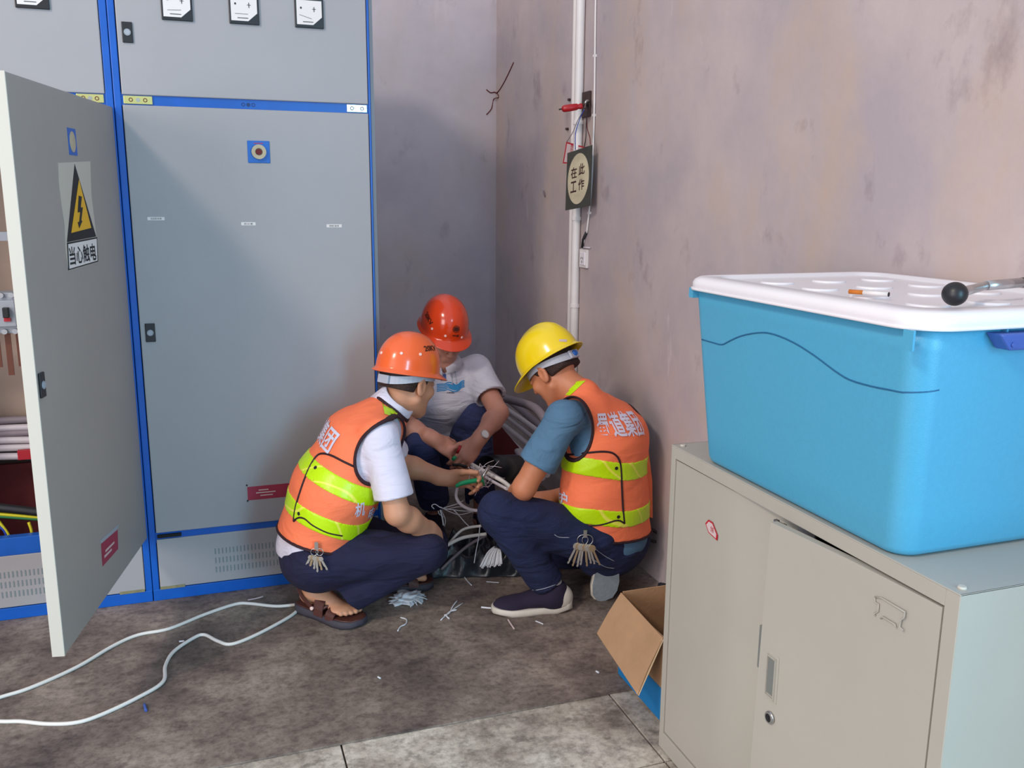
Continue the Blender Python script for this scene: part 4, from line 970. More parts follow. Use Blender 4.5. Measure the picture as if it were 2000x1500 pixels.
for k in range(46):
    a0 = PY(rs.uniform(925, 955), rs.uniform(915, 950), rs.uniform(3.12, 3.24)); a1 = a0 + Vector((rs.uniform(-.06, .08), rs.uniform(-.04, .04), rs.uniform(-.05, .03)))
    tube(bm, smooth_path([a0, (a0 + a1) / 2 + Vector((rs.uniform(-.02, .02), 0, rs.uniform(-.02, .02))), a1], 3), 0.0014, 4)
tag(obj('wire_tangle', bm, 'pipe'), 'tangle of fine bare wires in front of the joined hands', 'wire', kind='stuff')

# ------------------------------------------------------------------ organic modelling kit: blended distance field -> one closed mesh
def A3(v): return np.array((v[0], v[1], v[2]), dtype=np.float64)
def nrm(v): v = A3(v); return v / np.linalg.norm(v)
MARG = 0.05
class Field:
    def __init__(self): self.ops = []
    def _add(self, mode, lo, hi, f, k): self.ops.append((mode, np.minimum(lo, hi) - MARG, np.maximum(lo, hi) + MARG, f, k)); return self
    def cone(self, a, b, ra, rb, k=0.02, L=None, s=1.0, mode='u'):
        a, b = A3(a), A3(b); ab = b - a; l2 = max(ab @ ab, 1e-12)
        if L is not None: L = nrm(L)
        def f(P):
            Q = P
            if L is not None:
                t = np.clip(((P - a) @ ab) / l2, 0, 1); c = a + t[:, None] * ab; q = P - c
                ql = q @ L; q = q - np.outer(ql * (1 - 1 / s), L)
                return np.sqrt((q * q).sum(1)) - (ra + (rb - ra) * t)
            t = np.clip(((P - a) @ ab) / l2, 0, 1); q = P - a - t[:, None] * ab
            return np.sqrt((q * q).sum(1)) - (ra + (rb - ra) * t)
        R = max(ra, rb) * max(1, s)
        return self._add(mode, np.minimum(a, b) - R, np.maximum(a, b) + R, f, k)
    def ell(self, c, r, Rm=None, k=0.02, mode='u'):
        c = A3(c); r = np.array(r, float); Rm = np.eye(3) if Rm is None else Rm
        def f(P):
            q = (P - c) @ Rm; k0 = np.sqrt(((q / r) ** 2).sum(1)); k1 = np.sqrt(((q / r ** 2) ** 2).sum(1)) + 1e-9
            return k0 * (k0 - 1) / k1
        e = r.max(); return self._add(mode, c - e, c + e, f, k)
    def plane(self, p, n, k=0.003):
        """keep the side the normal points away from"""
        p, n = A3(p), nrm(n)
        return self._add('i', np.full(3, -9.), np.full(3, 9.), lambda P: (P - p) @ n, k)
    def other(self, fld, k=0.003, mode='i', sign=1.0, off=0.0):
        return self._add(mode, np.full(3, -9.), np.full(3, 9.), lambda P: sign * fld(P) + off, k)
    def warp(self, g): return self._add('w', np.full(3, -9.), np.full(3, 9.), g, 0)
    def __call__(self, P):
        d = np.full(len(P), 0.4)
        for mode, lo, hi, f, k in self.ops:
            if lo[0] < -5: idx = slice(None); Q = P
            else:
                m = ((P > lo) & (P < hi)).all(1); idx = np.nonzero(m)[0]
                if len(idx) == 0: continue
                Q = P[idx]
            e = f(Q)
            if mode == 'w': d[idx] = d[idx] + e; continue
            dd = d[idx]
            if mode == 'u':
                h = np.clip(0.5 + 0.5 * (dd - e) / k, 0, 1); d[idx] = dd * (1 - h) + e * h - k * h * (1 - h)
            elif mode == 's':
                h = np.clip(0.5 - 0.5 * (dd + e) / k, 0, 1); d[idx] = dd * (1 - h) - e * h + k * h * (1 - h)
            else:
                h = np.clip(0.5 - 0.5 * (dd - e) / k, 0, 1); d[idx] = dd * (1 - h) + e * h + k * h * (1 - h)
        return d
def polygonise(F, lo, hi, h, smooth=0):
    lo = A3(lo); hi = A3(hi); s = 4
    n = np.ceil((hi - lo) / (h * s)).astype(int) + 1
    g = [np.arange(n[i]) for i in range(3)]
    I = np.stack(np.meshgrid(*g, indexing='ij'), -1).reshape(-1, 3)
    cen = lo + (I * s + (s - 1) / 2) * h
    dc = F(cen)
    D = np.repeat(np.repeat(np.repeat(dc.reshape(n), s, 0), s, 1), s, 2).astype(np.float32)
    D = np.where(D < 0, -0.2, 0.2).astype(np.float32)
    act = I[np.abs(dc) < 1.15 * 0.866 * s * h + 0.006]
    o = np.stack(np.meshgrid(*[np.arange(s)] * 3, indexing='ij'), -1).reshape(-1, 3)
    J = (act[:, None, :] * s + o[None]).reshape(-1, 3)
    for c0 in range(0, len(J), 400000):
        Jc = J[c0:c0 + 400000]
        D[Jc[:, 0], Jc[:, 1], Jc[:, 2]] = F(lo + Jc * h)
    D[0], D[-1], D[:, 0], D[:, -1], D[:, :, 0], D[:, :, -1] = 0.2, 0.2, 0.2, 0.2, 0.2, 0.2
    S = D < 0
    cnt = np.zeros(np.array(D.shape) - 1, dtype=np.int8)
    for a in (0, 1):
        for b in (0, 1):
            for c in (0, 1):
                cnt += S[a:S.shape[0] - 1 + a, b:S.shape[1] - 1 + b, c:S.shape[2] - 1 + c]
    mask = (cnt > 0) & (cnt < 8)
    ci = np.argwhere(mask); ids = np.full(mask.shape, -1, dtype=np.int32); ids[mask] = np.arange(len(ci))
    acc = np.zeros((len(ci), 3)); num = np.zeros(len(ci))
    for ax in range(3):
        for p in (0, 1):
            for q in (0, 1):
                a = np.zeros(3, int); a[(ax + 1) % 3] = p; a[(ax + 2) % 3] = q; b = a.copy(); b[ax] = 1
                ia, ib = ci + a, ci + b
                fa = D[ia[:, 0], ia[:, 1], ia[:, 2]]; fb = D[ib[:, 0], ib[:, 1], ib[:, 2]]
                cr = (fa < 0) != (fb < 0); t = np.where(cr, fa / np.where(cr, fa - fb, 1), 0)
                acc += np.where(cr[:, None], a + t[:, None] * (b - a), 0); num += cr
    V = lo + (ci + acc / num[:, None]) * h
    quads = []
    for ax in range(3):
        u, v = (ax + 1) % 3, (ax + 2) % 3
        sl0 = [slice(1, -1)] * 3; sl1 = [slice(1, -1)] * 3
        sl0[ax] = slice(0, -1); sl1[ax] = slice(1, None)
        A, B = S[tuple(sl0)], S[tuple(sl1)]
        E = np.argwhere(A != B); sg = A[E[:, 0], E[:, 1], E[:, 2]]
        E = E + 1; E[:, ax] -= 1
        def at_(du, dv):
            K = E.copy(); K[:, u] += du; K[:, v] += dv; return ids[K[:, 0], K[:, 1], K[:, 2]]
        q = np.stack([at_(-1, -1), at_(0, -1), at_(0, 0), at_(-1, 0)], 1)
        q[~sg] = q[~sg][:, ::-1]; quads.append(q)
    Q = np.concatenate(quads); Q = Q[(Q >= 0).all(1)]
    for _ in range(smooth):
        acc = np.zeros_like(V); num = np.zeros(len(V))
        for i in range(4):
            np.add.at(acc, Q[:, i], V[Q[:, (i + 1) % 4]]); np.add.at(acc, Q[:, i], V[Q[:, (i + 3) % 4]]); np.add.at(num, Q[:, i], 2)
        V = V * 0.5 + 0.5 * acc / np.maximum(num, 1)[:, None]
    return V, Q
def fobj(name, F, lo, hi, h, m, parent=None, smooth=1, label=None, split=False):
    V, Q = polygonise(F, lo, hi, h, smooth)
    if split:
        lab = np.arange(len(V))
        for _ in range(4000):
            mn = lab[Q].min(1); new = lab.copy(); np.minimum.at(new, Q.ravel(), np.repeat(mn, 4)); new = new[new]
            if (new == lab).all(): break
            lab = new
        o = None
        for u in np.unique(lab):
            idx = np.nonzero(lab == u)[0]
            if len(idx) < 60: continue
            mp = np.full(len(V), -1); mp[idx] = np.arange(len(idx)); q = mp[Q[(lab[Q[:, 0]] == u)]]
            o = mesh_obj(name, V[idx], q, m, parent, label)
        return o
    return mesh_obj(name, V, Q, m, parent, label)
def mesh_obj(name, V, Q, m, parent=None, label=None):
    me = bpy.data.meshes.new(name)
    me.vertices.add(len(V)); me.vertices.foreach_set('co', V.astype(np.float32).ravel())
    me.loops.add(len(Q) * 4); me.loops.foreach_set('vertex_index', Q.astype(np.int32).ravel())
    me.polygons.add(len(Q)); me.polygons.foreach_set('loop_start', np.arange(0, len(Q) * 4, 4, dtype=np.int32))
    me.polygons.foreach_set('use_smooth', np.ones(len(Q), dtype=bool))
    me.update(calc_edges=True); me.validate()
    me.materials.append(M[m])
    o = bpy.data.objects.new(name, me); COL.objects.link(o)
    if parent is not None: o.parent = parent
    if label: o['label'] = label
    return o
def bvh_of(o):
    me = o.data; return BVHTree.FromPolygons([v.co.copy() for v in me.vertices], [tuple(p.vertices) for p in me.polygons])
def hit_px(bvh, x, y):
    d = (C_F * FOCAL + C_R * (x - 1000) - C_U * (y - 750)).normalized()
    r = bvh.ray_cast(C_O, d)
    return (r[0], r[1]) if r[0] is not None else (None, None)
def seam(name, bvh, px, r, m, parent, off=0.001, sub=4):
    dense = []
    P2 = [Vector((x, y, 0)) for x, y in px]
    for q in smooth_path(P2, sub):
        h, n = hit_px(bvh, q.x, q.y)
        if h is not None: dense.append(h + n * off)
    if len(dense) < 2: return None
    bm = bmesh.new(); tube(bm, dense, r, 6); return obj(name, bm, m, parent)
def patch(name, bvh, quad, m, parent, off=0.002, nu=10, nv=6):
    """sewn-on strip: quad of pixels (a b c d) dropped on the garment"""
    a, b, c, d = [Vector((x, y, 0)) for x, y in quad]; bm = bmesh.new(); V = []
    for j in range(nv + 1):
        row = []
        for i in range(nu + 1):
            q = a.lerp(b, i / nu).lerp(d.lerp(c, i / nu), j / nv); h, n = hit_px(bvh, q.x, q.y)
            row.append(bm.verts.new(h + n * off) if h is not None else None)
        V.append(row)
    for j in range(nv):
        for i in range(nu):
            f = [V[j][i], V[j][i + 1], V[j + 1][i + 1], V[j + 1][i]]
            if all(v is not None for v in f): bm.faces.new(f).smooth = True
    for v in [v for v in bm.verts if not v.link_faces]: bm.verts.remove(v)
    bmesh.ops.recalc_face_normals(bm, faces=bm.faces)
    return obj(name, bm, m, parent)
def print_on(name, body, bvh, P0, U, V, w, h, m, parent, off=0.003, bold=0.02, shear=0.0):
    """word printed on a curved surface, projected along the plane normal U x V"""
    U = Vector(U).normalized(); V = Vector(V); V = (V - U * V.dot(U)).normalized(); N = U.cross(V)
    vs, fs = text_tris(body, 1.0, bold)
    mn, mx = vs.min(0), vs.max(0); c = (mn + mx) / 2; s = mx - mn
    bm = bmesh.new()
    bv = [bm.verts.new((float((x - c[0]) / s[0] * w), float((y - c[1]) / s[1] * h), 0)) for x, y in vs]
    for f in fs:
        try: bm.faces.new([bv[i] for i in f])
        except ValueError: pass
    for _ in range(2):
        es = [e for e in bm.edges if e.calc_length() > 0.012]
        if es: bmesh.ops.subdivide_edges(bm, edges=es, cuts=1); bmesh.ops.triangulate(bm, faces=bm.faces)
    dead = []
    for v in bm.verts:
        p = Vector(P0) + U * v.co.x + V * (v.co.y + shear * v.co.x) + N * 0.15
        r = bvh.ray_cast(p, -N, 0.4)
        if r[0] is None: dead.append(v)
        else: v.co = r[0] + (r[1] if r[1].dot(N) > 0 else -r[1]) * off
    bmesh.ops.delete(bm, geom=dead, context='VERTS')
    return obj(name, bm, m, parent)
def folds(seed, amp=0.003, f=18.0, d=None):
    rs = np.random.default_rng(seed); ph = rs.uniform(0, 6, 8)
    w = nrm(d) if d is not None else nrm(rs.normal(size=3))
    w2 = nrm(rs.normal(size=3)); w3 = nrm(rs.normal(size=3))
    def g(P):
        a = P @ w; b = P @ w2; c = P @ w3
        return amp * (np.sin(f * 2.2 * a + 2.2 * np.sin(f * 0.55 * b + ph[0]) + ph[1]) * (0.5 + 0.5 * np.sin(f * 0.5 * c + ph[2])) + 0.55 * np.sin(f * 3.6 * a + 2 * np.sin(f * 0.7 * c + ph[3]) + ph[4]) * np.sin(f * 0.6 * b + ph[5]))
    return g

# ------------------------------------------------------------------ people
class Head:
    def __init__(self, c, F, up=(0, 0, 1)):
        self.c = A3(c); self.F = nrm(F); u = A3(up) - self.F * (A3(up) @ self.F); self.U = nrm(u); self.R = np.cross(self.F, self.U)
        self.M = np.stack([self.R, self.F, self.U], 1)
    def p(self, x, y, z): return self.c + self.M @ np.array([x, y, z])
def add_head(S, H):
    p = H.p
    S.ell(p(0, -0.012, 0.035), (0.074, 0.095, 0.086), H.M, 0.02)
    S.ell(p(0, 0.030, -0.040), (0.056, 0.058, 0.074), H.M, 0.03)
    for s in (-1, 1):
        S.cone(p(s * 0.054, -0.004, -0.052), p(s * 0.018, 0.062, -0.098), 0.018, 0.016, 0.022)
        S.ell(p(s * 0.038, 0.062, -0.022), (0.024, 0.020, 0.022), H.M, 0.02)
        S.cone(p(s * 0.010, 0.086, 0.030), p(s * 0.042, 0.070, 0.030), 0.009, 0.009, 0.012)
        S.ell(p(s * 0.031, 0.098, 0.006), (0.018, 0.017, 0.012), H.M, 0.010, 's')
        S.ell(p(s * 0.031, 0.078, 0.006), (0.015, 0.012, 0.011), H.M, 0.004)
        S.ell(p(s * 0.080, -0.012, -0.006), (0.0085, 0.020, 0.033), H.M, 0.006)
        S.ell(p(s * 0.090, -0.008, -0.002), (0.0075, 0.011, 0.020), H.M, 0.004, 's')
        S.cone(p(s * 0.084, -0.028, 0.004), p(s * 0.082, -0.006, 0.027), 0.0045, 0.0045, 0.004)
        S.ell(p(s * 0.012, 0.098, -0.026), (0.008, 0.009, 0.007), H.M, 0.005)
    S.cone(p(0, 0.066, -0.098), p(0, 0.064, -0.104), 0.019, 0.017, 0.015)
    S.cone(p(0, 0.084, 0.016), p(0, 0.107, -0.022), 0.008, 0.0115, 0.010)
    S.cone(p(-0.018, 0.079, -0.056), p(0.018, 0.079, -0.056), 0.0065, 0.0065, 0.008)
    S.cone(p(-0.016, 0.078, -0.068), p(0.016, 0.078, -0.068), 0.007, 0.007, 0.007)
    S.cone(p(-0.022, 0.094, -0.062), p(0.022, 0.094, -0.062), 0.0022, 0.0022, 0.002, mode='s')
def add_hand(S, W, D, N, side, curl=(0.5, 0.7, 0.5), thumb=(0.65, 0.75, -0.25), tb=0.5, k=0.008, sc=1.0):
    """D: pointing direction, N: normal of the back of the hand, side: +1 if the thumb lies on D x N"""
    W = A3(W); D = nrm(D); N = A3(N) - D * (A3(N) @ D); N = nrm(N); T = np.cross(D, N) * side
    Rm = np.stack([T, D, N], 1)
    S.cone(W - D * 0.03, W + D * 0.02 * sc, 0.025, 0.024, 0.02, T, 1.15)
    S.ell(W + D * 0.050 * sc, (0.040 * sc, 0.052 * sc, 0.0165), Rm, 0.014)
    S.ell(W + D * 0.035 * sc + T * 0.022 - N * 0.008, (0.018, 0.030, 0.014), Rm, 0.012)
    for i in range(4):
        b = W + D * (0.086 - 0.004 * abs(i - 1.2)) * sc + T * (0.029 - 0.0195 * i) * sc
        l = np.array([0.043, 0.027, 0.021]) * (0.94, 1.05, 0.98, 0.78)[i] * sc
        ang = 0.0; p = b; r = (0.0098, 0.0100, 0.0095, 0.0085)[i]; spread = T * (0.10 - 0.07 * i)
        S.cone(W + D * 0.045 * sc + T * (0.022 - 0.0155 * i), b, 0.010, r, 0.008)
        for j in range(3):
            ang += curl[j] * (1 + 0.10 * i); d = nrm(D * math.cos(ang) - N * math.sin(ang) + spread * (0.6 if j == 0 else 0.2))
            q = p + d * l[j]; S.cone(p, q, r * (1 - 0.07 * j), r * (0.93 - 0.08 * j), 0.0035); p = q
    b = W + D * 0.022 * sc + T * 0.024 * sc - N * 0.004; d = nrm(D * thumb[0] + T * thumb[1] + N * thumb[2]); p = b
    for j, (l, r) in enumerate(((0.042, 0.0135), (0.033, 0.0112), (0.026, 0.0102))):
        q = p + d * l * sc; S.cone(p, q, r, r * 0.9, 0.006); p = q; d = nrm(d + (D * 0.8 - T * 0.5 - N * 0.3) * tb * 0.6)
def add_arm(S, sh, el, wr, g=0.0, r0=0.050):
    sh, el, wr = A3(sh), A3(el), A3(wr)
    S.cone(sh, el, r0 + g, 0.040 + g, 0.03)
    m = el + (wr - el) * 0.3
    S.cone(el, m, 0.039 + g, 0.0415 + g, 0.02); S.cone(m, wr, 0.0415 + g, 0.0265 + g, 0.02)
def add_foot(S, heel, D, zb, k=0.012):
    D = nrm(D); X = nrm(np.cross(D, (0, 0, 1))); Z = np.array([0, 0, 1.0]); heel = A3(heel); Rm = np.stack([D, X, Z], 1)
    f = lambda u, v, z: heel + D * u + X * v + Z * (z + zb)
    S.ell(f(0.038, 0, 0.034), (0.040, 0.031, 0.034), Rm, k)
    S.cone(f(0.055, 0, 0.085), f(0.052, 0, 0.045), 0.036, 0.034, 0.02)
    S.cone(f(0.07, 0, 0.052), f(0.17, 0, 0.026), 0.035, 0.020, 0.02, X, 1.25)
    S.ell(f(0.185, 0, 0.018), (0.045, 0.045, 0.018), Rm, k)
    return f, X
def make_foot_toes(S, f, flip):
    for i, (v, l, r) in enumerate(((-0.030, 0.262, 0.0125), (-0.010, 0.262, 0.0095), (0.007, 0.255, 0.0088), (0.022, 0.245, 0.0085), (0.035, 0.232, 0.008))):
        v *= flip; S.cone(f(0.205, v * 0.95, 0.016), f(l - r - 0.012, v, 0.014), r, r * 1.02, 0.004)
def outline_sole(f, flip, z0, z1, extra=0.010, heel_up=0.0, pinch=1.0):
    """foot-shaped outline as two rings"""
    pts = []
    prof = [(-0.012, 0.0), (-0.008, 0.018), (0.01, 0.030), (0.05, 0.034), (0.10, 0.034), (0.15, 0.042), (0.19, 0.049), (0.23, 0.046), (0.262, 0.032), (0.278, 0.0)]
    inn = [(0.278, 0.0), (0.274, -0.022), (0.25, -0.040), (0.21, -0.047), (0.16, -0.044), (0.10, -0.032), (0.05, -0.034), (0.01, -0.030), (-0.008, -0.018)]
    for u, v in prof + inn[1:]:
        e = extra * (1 if v >= 0 else -1) * (0 if v == 0 else 1)
        pts.append((u, (v + e) * flip))
    return pts
def make_sandal(parent, heel, D, flip, label=None):
    D = nrm(D); X = nrm(np.cross(D, (0, 0, 1))); heel = A3(heel)
    f = lambda u, v, z: Vector(tuple(heel + D * u + X * v + np.array([0, 0, z])))
    pts = outline_sole(f, flip, 0, 0)
    bm = bmesh.new(); 
    R = [[f(u, v, z + (0.006 if u > 0.25 or u < 0 else 0)) for u, v in pts] for z in (0.003,)]
    R.append([f(u * 1.0, v * 1.04, 0.014) for u, v in pts]); R.append([f(u, v, 0.028 + 0.004 * (u < 0.06)) for u, v in pts]); R.append([f(u * 0.99 + 0.001, v * 0.93, 0.030 + 0.004 * (u < 0.06)) for u, v in pts])
    loft(bm, R); s = obj('sandal', bm, 'sole', parent, label=label)
    bm = bmesh.new(); loft(bm, [[f(u * 0.985 + 0.002, v * 0.90, 0.029 + 0.004 * (u < 0.06)) for u, v in pts], [f(u * 0.98 + 0.002, v * 0.88, 0.033 + 0.004 * (u < 0.06)) for u, v in pts]]); obj('footbed', bm, 'sandal', s)
    def strap(u0, u1, hgt, w0, w1, n=12, th=0.0035, skew=0.0, nm='strap'):
        bm = bmesh.new(); V = []
        for i in range(n + 1):
            a = PI * i / n; vv = math.cos(a); zz = math.sin(a) ** 0.7
            row = []
            for (uu, ww, dt) in ((u0, w0, 0), (u1, w1, 0), (u1, w1, th), (u0, w0, th)):
                row.append(bm.verts.new(f(uu + skew * vv * flip, (ww + dt) * vv, 0.024 + (hgt - 0.010 * (uu > (u0 + u1) / 2) + dt) * zz)))
            V.append(row)
        for i in range(n):
            for k in range(4):
                bm.faces.new((V[i][k], V[i][(k + 1) % 4], V[i + 1][(k + 1) % 4], V[i + 1][k]))
        bm.faces.new(V[0]); bm.faces.new(V[-1][::-1]); bmesh.ops.recalc_face_normals(bm, faces=bm.faces)
        return obj(nm, bm, 'sandal', s)
    strap(0.092, 0.135, 0.066, 0.047, 0.050, skew=0.008)
    strap(0.168, 0.205, 0.040, 0.054, 0.055, skew=-0.01)
    # diagonal between the two, and the heel strap
    for sgn in (1, -1):
        bm = bmesh.new(); pth = smooth_path([f(0.135, sgn * 0.044, 0.052), f(0.155, sgn * 0.022, 0.062), f(0.178, sgn * 0.004, 0.056)], 4)
        tube(bm, pth, 0.006, 6); obj('cross_strap', bm, 'sandal', s)
    bm = bmesh.new()
    hp = smooth_path([f(0.098, 0.052, 0.050), f(0.05, 0.048, 0.080), f(0.012, 0.030, 0.100), f(-0.006, 0.0, 0.104), f(0.012, -0.030, 0.100), f(0.05, -0.048, 0.080), f(0.098, -0.052, 0.050)], 4)
    V = []
    for q in hp:
        o_ = (q - f(0.05, 0, q.z - heel[2] if False else 0.0)); o_.z = 0; o_ = o_.normalized() * 0.003
        V.append([bm.verts.new(q + Vector((0, 0, -0.009))), bm.verts.new(q + Vector((0, 0, 0.009))), bm.verts.new(q + o_ + Vector((0, 0, 0.009))), bm.verts.new(q + o_ + Vector((0, 0, -0.009)))])
    for i in range(len(V) - 1):
        for k in range(4): bm.faces.new((V[i][k], V[i][(k + 1) % 4], V[i + 1][(k + 1) % 4], V[i + 1][k]))
    bmesh.ops.recalc_face_normals(bm, faces=bm.faces); obj('heel_strap', bm, 'sandal', s)
    for sg in (1, -1):
        bm = bmesh.new(); c = f(0.098, sg * 0.052, 0.050); o2 = Vector(tuple(X * sg)); cyl(bm, c - o2 * 0.002, c + o2 * 0.006, 0.0062, 12); obj('strap_stud', bm, 'hatdot', s)
    return s

# hard hats -------------------------------------------------------------
def make_hat(parent, H, m, kind, label, tilt=0.0, lift=0.0, back=0.0):
    """kind 'round': even narrow rim and short peak; kind 'peak': ridge along the crown and a longer peak"""
    ct, st = math.cos(tilt), math.sin(tilt)
    def w(x, y, z):
        y2, z2 = y * ct + z * st, -y * st + z * ct
        return Vector(tuple(H.p(x, y2 - 0.012 + back, z2 + 0.030 + lift)))
    ax_, ay_, hh = (0.098, 0.123, 0.136) if kind == 'round' else (0.103, 0.127, 0.132)
    NT, NP = 56, 14
    def surf(th, ph):
        """th 0 = front"""
        sx, sy = math.sin(th), math.cos(th)
        r = math.sin(ph) ** 0.92; z = hh * max(0.0, math.cos(ph)) ** 0.86
        x, y = ax_ * r * sx, ay_ * r * sy
        if kind == 'peak':
            dz = 0.007 * math.exp(-(x / 0.022) ** 4) * (1 if math.cos(ph) > 0.15 else math.cos(ph) / 0.15) * (1.0 if sy > -0.2 or ph < 0.9 else 0.6)
            z += dz
        return x, y, z
    bm = bmesh.new(); rows = []
    top = bm.verts.new(w(*surf(0, 0.0001)))
    for i in range(1, NP + 1):
        ph = PI / 2 * i / NP * 0.985
        rows.append([bm.verts.new(w(*surf(2 * PI * k / NT, ph))) for k in range(NT)])
    def brim(t):
        out = []
        for k in range(NT):
            th = 2 * PI * k / NT; x, y, z = surf(th, PI / 2 * 0.985); c = math.cos(th)
            if kind == 'round': e = 0.012 + 0.028 * max(0, c) ** 2.2; drop = 0.012 + 0.010 * max(0, c) ** 2
            else: e = 0.010 + 0.046 * max(0, c) ** 1.6 + 0.008 * max(0, -c) ** 3; drop = 0.010 + 0.022 * max(0, c) ** 1.4 + 0.004 * max(0, -c)
            n = math.hypot(math.sin(th) / ax_, math.cos(th) / ay_); nx, ny = math.sin(th) / ax_ / n, math.cos(th) / ay_ / n
            out.append(bm.verts.new(w(x + nx * e * t, y + ny * e * t, z - drop * t ** (1.25 if kind == 'round' else 1.1) - 0.004)))
        return out
    for t in (0.08, 0.35, 0.7, 0.95, 1.0): rows.append(brim(t))
    for k in range(NT): bm.faces.new((top, rows[0][k], rows[0][(k + 1) % NT]))
    for i in range(len(rows) - 1):
        for k in range(NT): bm.faces.new((rows[i][k], rows[i + 1][k], rows[i + 1][(k + 1) % NT], rows[i][(k + 1) % NT]))
    bmesh.ops.recalc_face_normals(bm, faces=bm.faces)
    o = obj('hard_hat', bm, m, parent, smooth=True, label=label)
    sd = o.modifiers.new('thickness', 'SOLIDIFY'); sd.thickness = 0.0032; sd.offset = -1
    bb = bvh_of(o)
    cen = w(0, 0, 0.02)
    def on(th, zf):
        d = Vector(tuple(H.M @ np.array([math.sin(th), math.cos(th), 0.0]))); p = w(0, 0, zf)
        r = bb.ray_cast(p + d * 0.3, -d, 0.4); return (r[0], d if r[1] is None else (r[1] if r[1].dot(d) > 0 else -r[1]))
    # suspension headband
    bm = bmesh.new(); V = []
    for k in range(40):
        th = 2 * PI * k / 40; x, y = 0.083 * math.sin(th), 0.103 * math.cos(th) - 0.008
        bk = max(0, -math.cos(th)); z0 = -0.014 - 0.026 * bk; hgt = 0.020 + 0.008 * bk
        P = lambda a, b, c: Vector(tuple(H.p(a, b - 0.002, c + 0.018 + lift)))
        V.append([bm.verts.new(P(x, y, z0)), bm.verts.new(P(x * 1.0, y, z0 + hgt)), bm.verts.new(P(x * 1.03, y * 1.03, z0 + hgt)), bm.verts.new(P(x * 1.03, y * 1.03, z0))])
    for k in range(40):
        for j in range(4): bm.faces.new((V[k][j], V[k][(j + 1) % 4], V[(k + 1) % 40][(j + 1) % 4], V[(k + 1) % 40][j]))
    bmesh.ops.recalc_face_normals(bm, faces=bm.faces); obj('headband', bm, 'band', o)
    P = lambda a, b, c: Vector(tuple(H.p(a, b, c)))
    bkn = Vector(tuple(-H.F)); rr = Vector(tuple(H.R)); uu = Vector(tuple(H.U))
    bm = bmesh.new(); slab_in(bm, P(0, -0.117, -0.006 + lift), rr, uu, bkn, -0.026, 0.026, -0.015, 0.014, -0.004, 0.005); kb = obj('band_buckle', bm, 'band', o, bevel=0.002)
    if kind == 'peak':
        bm = bmesh.new(); c = P(0, -0.121, -0.006 + lift); cyl(bm, c, c + bkn * 0.007, 0.0115, 20, r2=0.010); obj('adjusting_knob', bm, 'blueplate', o)
    else:
        bm = bmesh.new(); slab_in(bm, P(-0.03, -0.113, -0.006 + lift), rr, uu, bkn, -0.002, 0.002, -0.010, 0.010, 0.001, 0.003); obj('red_tab', bm, 'red', o)
    return o, bb, w, on
def hair_part(H, parent, low=-0.012):
    S = Field(); p = H.p
    S.ell(p(0, -0.016, 0.034), (0.0770, 0.0945, 0.089), H.M, 0.01)
    S.cone(p(-0.034, -0.060, -0.018), p(0.034, -0.060, -0.018), 0.036, 0.036, 0.02)
    for s in (-1, 1): S.cone(p(s * 0.070, 0.012, 0.02), p(s * 0.070, 0.018, -0.016), 0.0085, 0.004, 0.01)
    S.plane(p(0, -0.04, -0.026), -H.U - 0.10 * H.F)
    S.plane(p(0, 0.058, 0.0), H.F * 1.0 - 0.3 * H.U)
    for s in (-1, 1):
        S.ell(p(s * 0.085, 0.004, -0.026), (0.034, 0.040, 0.036), H.M, 0.006, 's')
        S.ell(p(s * 0.072, 0.062, -0.030), (0.05, 0.050, 0.050), H.M, 0.006, 's')
    c = H.c; return fobj('hair', S, c - 0.16, c + 0.16, 0.004, 'hair', parent)
def eyes(H, parent):
    for s in (-1, 1):
        bm = bmesh.new(); r = bmesh.ops.create_uvsphere(bm, u_segments=14, v_segments=10, radius=0.0105)
        for v in r['verts']: v.co = v.co + Vector(tuple(H.p(s * 0.031, 0.0805, 0.004)))
        e = obj('eye', bm, 'paper', parent, smooth=True)
        bm = bmesh.new(); c = Vector(tuple(H.p(s * 0.031, 0.0895, 0.002))); d = Vector(tuple(H.F)); cyl(bm, c, c + d * 0.0022, 0.005, 12); obj('iris', bm, 'ink', e)
        bm = bmesh.new(); tube(bm, smooth_path([Vector(tuple(H.p(s * 0.014, 0.097, 0.026))), Vector(tuple(H.p(s * 0.030, 0.095, 0.032))), Vector(tuple(H.p(s * 0.046, 0.082, 0.028)))], 3), 0.0028, 5); obj('eyebrow', bm, 'hair', parent)
def buttons(o, pts, m='hatdot', r=0.0058):
    for c, n in pts:
        bm = bmesh.new(); cyl(bm, c - n * 0.001, c + n * 0.0022, r, 14, r2=r * 0.8); obj('vent_rivet', bm, m, o)
class B3: pass
def torso(S, J, g, belly=0.0, low=True):
    L = J.L
    S.cone(J.pel, J.spi, 0.118 + g + belly * 0.5, 0.112 + g + belly, 0.05, L, 1.30)
    S.cone(J.spi, J.che, 0.112 + g + belly, 0.112 + g, 0.05, L, 1.38)
    nb = A3(J.che) * 0.45 + A3(J.nck) * 0.55
    S.cone(J.che, nb, 0.110 + g, 0.062 + g, 0.05, L, 1.4)
    if g > 0: S.cone(nb, J.nck, 0.062 + g, 0.050 + g, 0.04)
    for sh in (J.shL, J.shR): S.cone(nb * 0.7 + A3(sh) * 0.3, sh, 0.060 + g, 0.050 + g, 0.04)
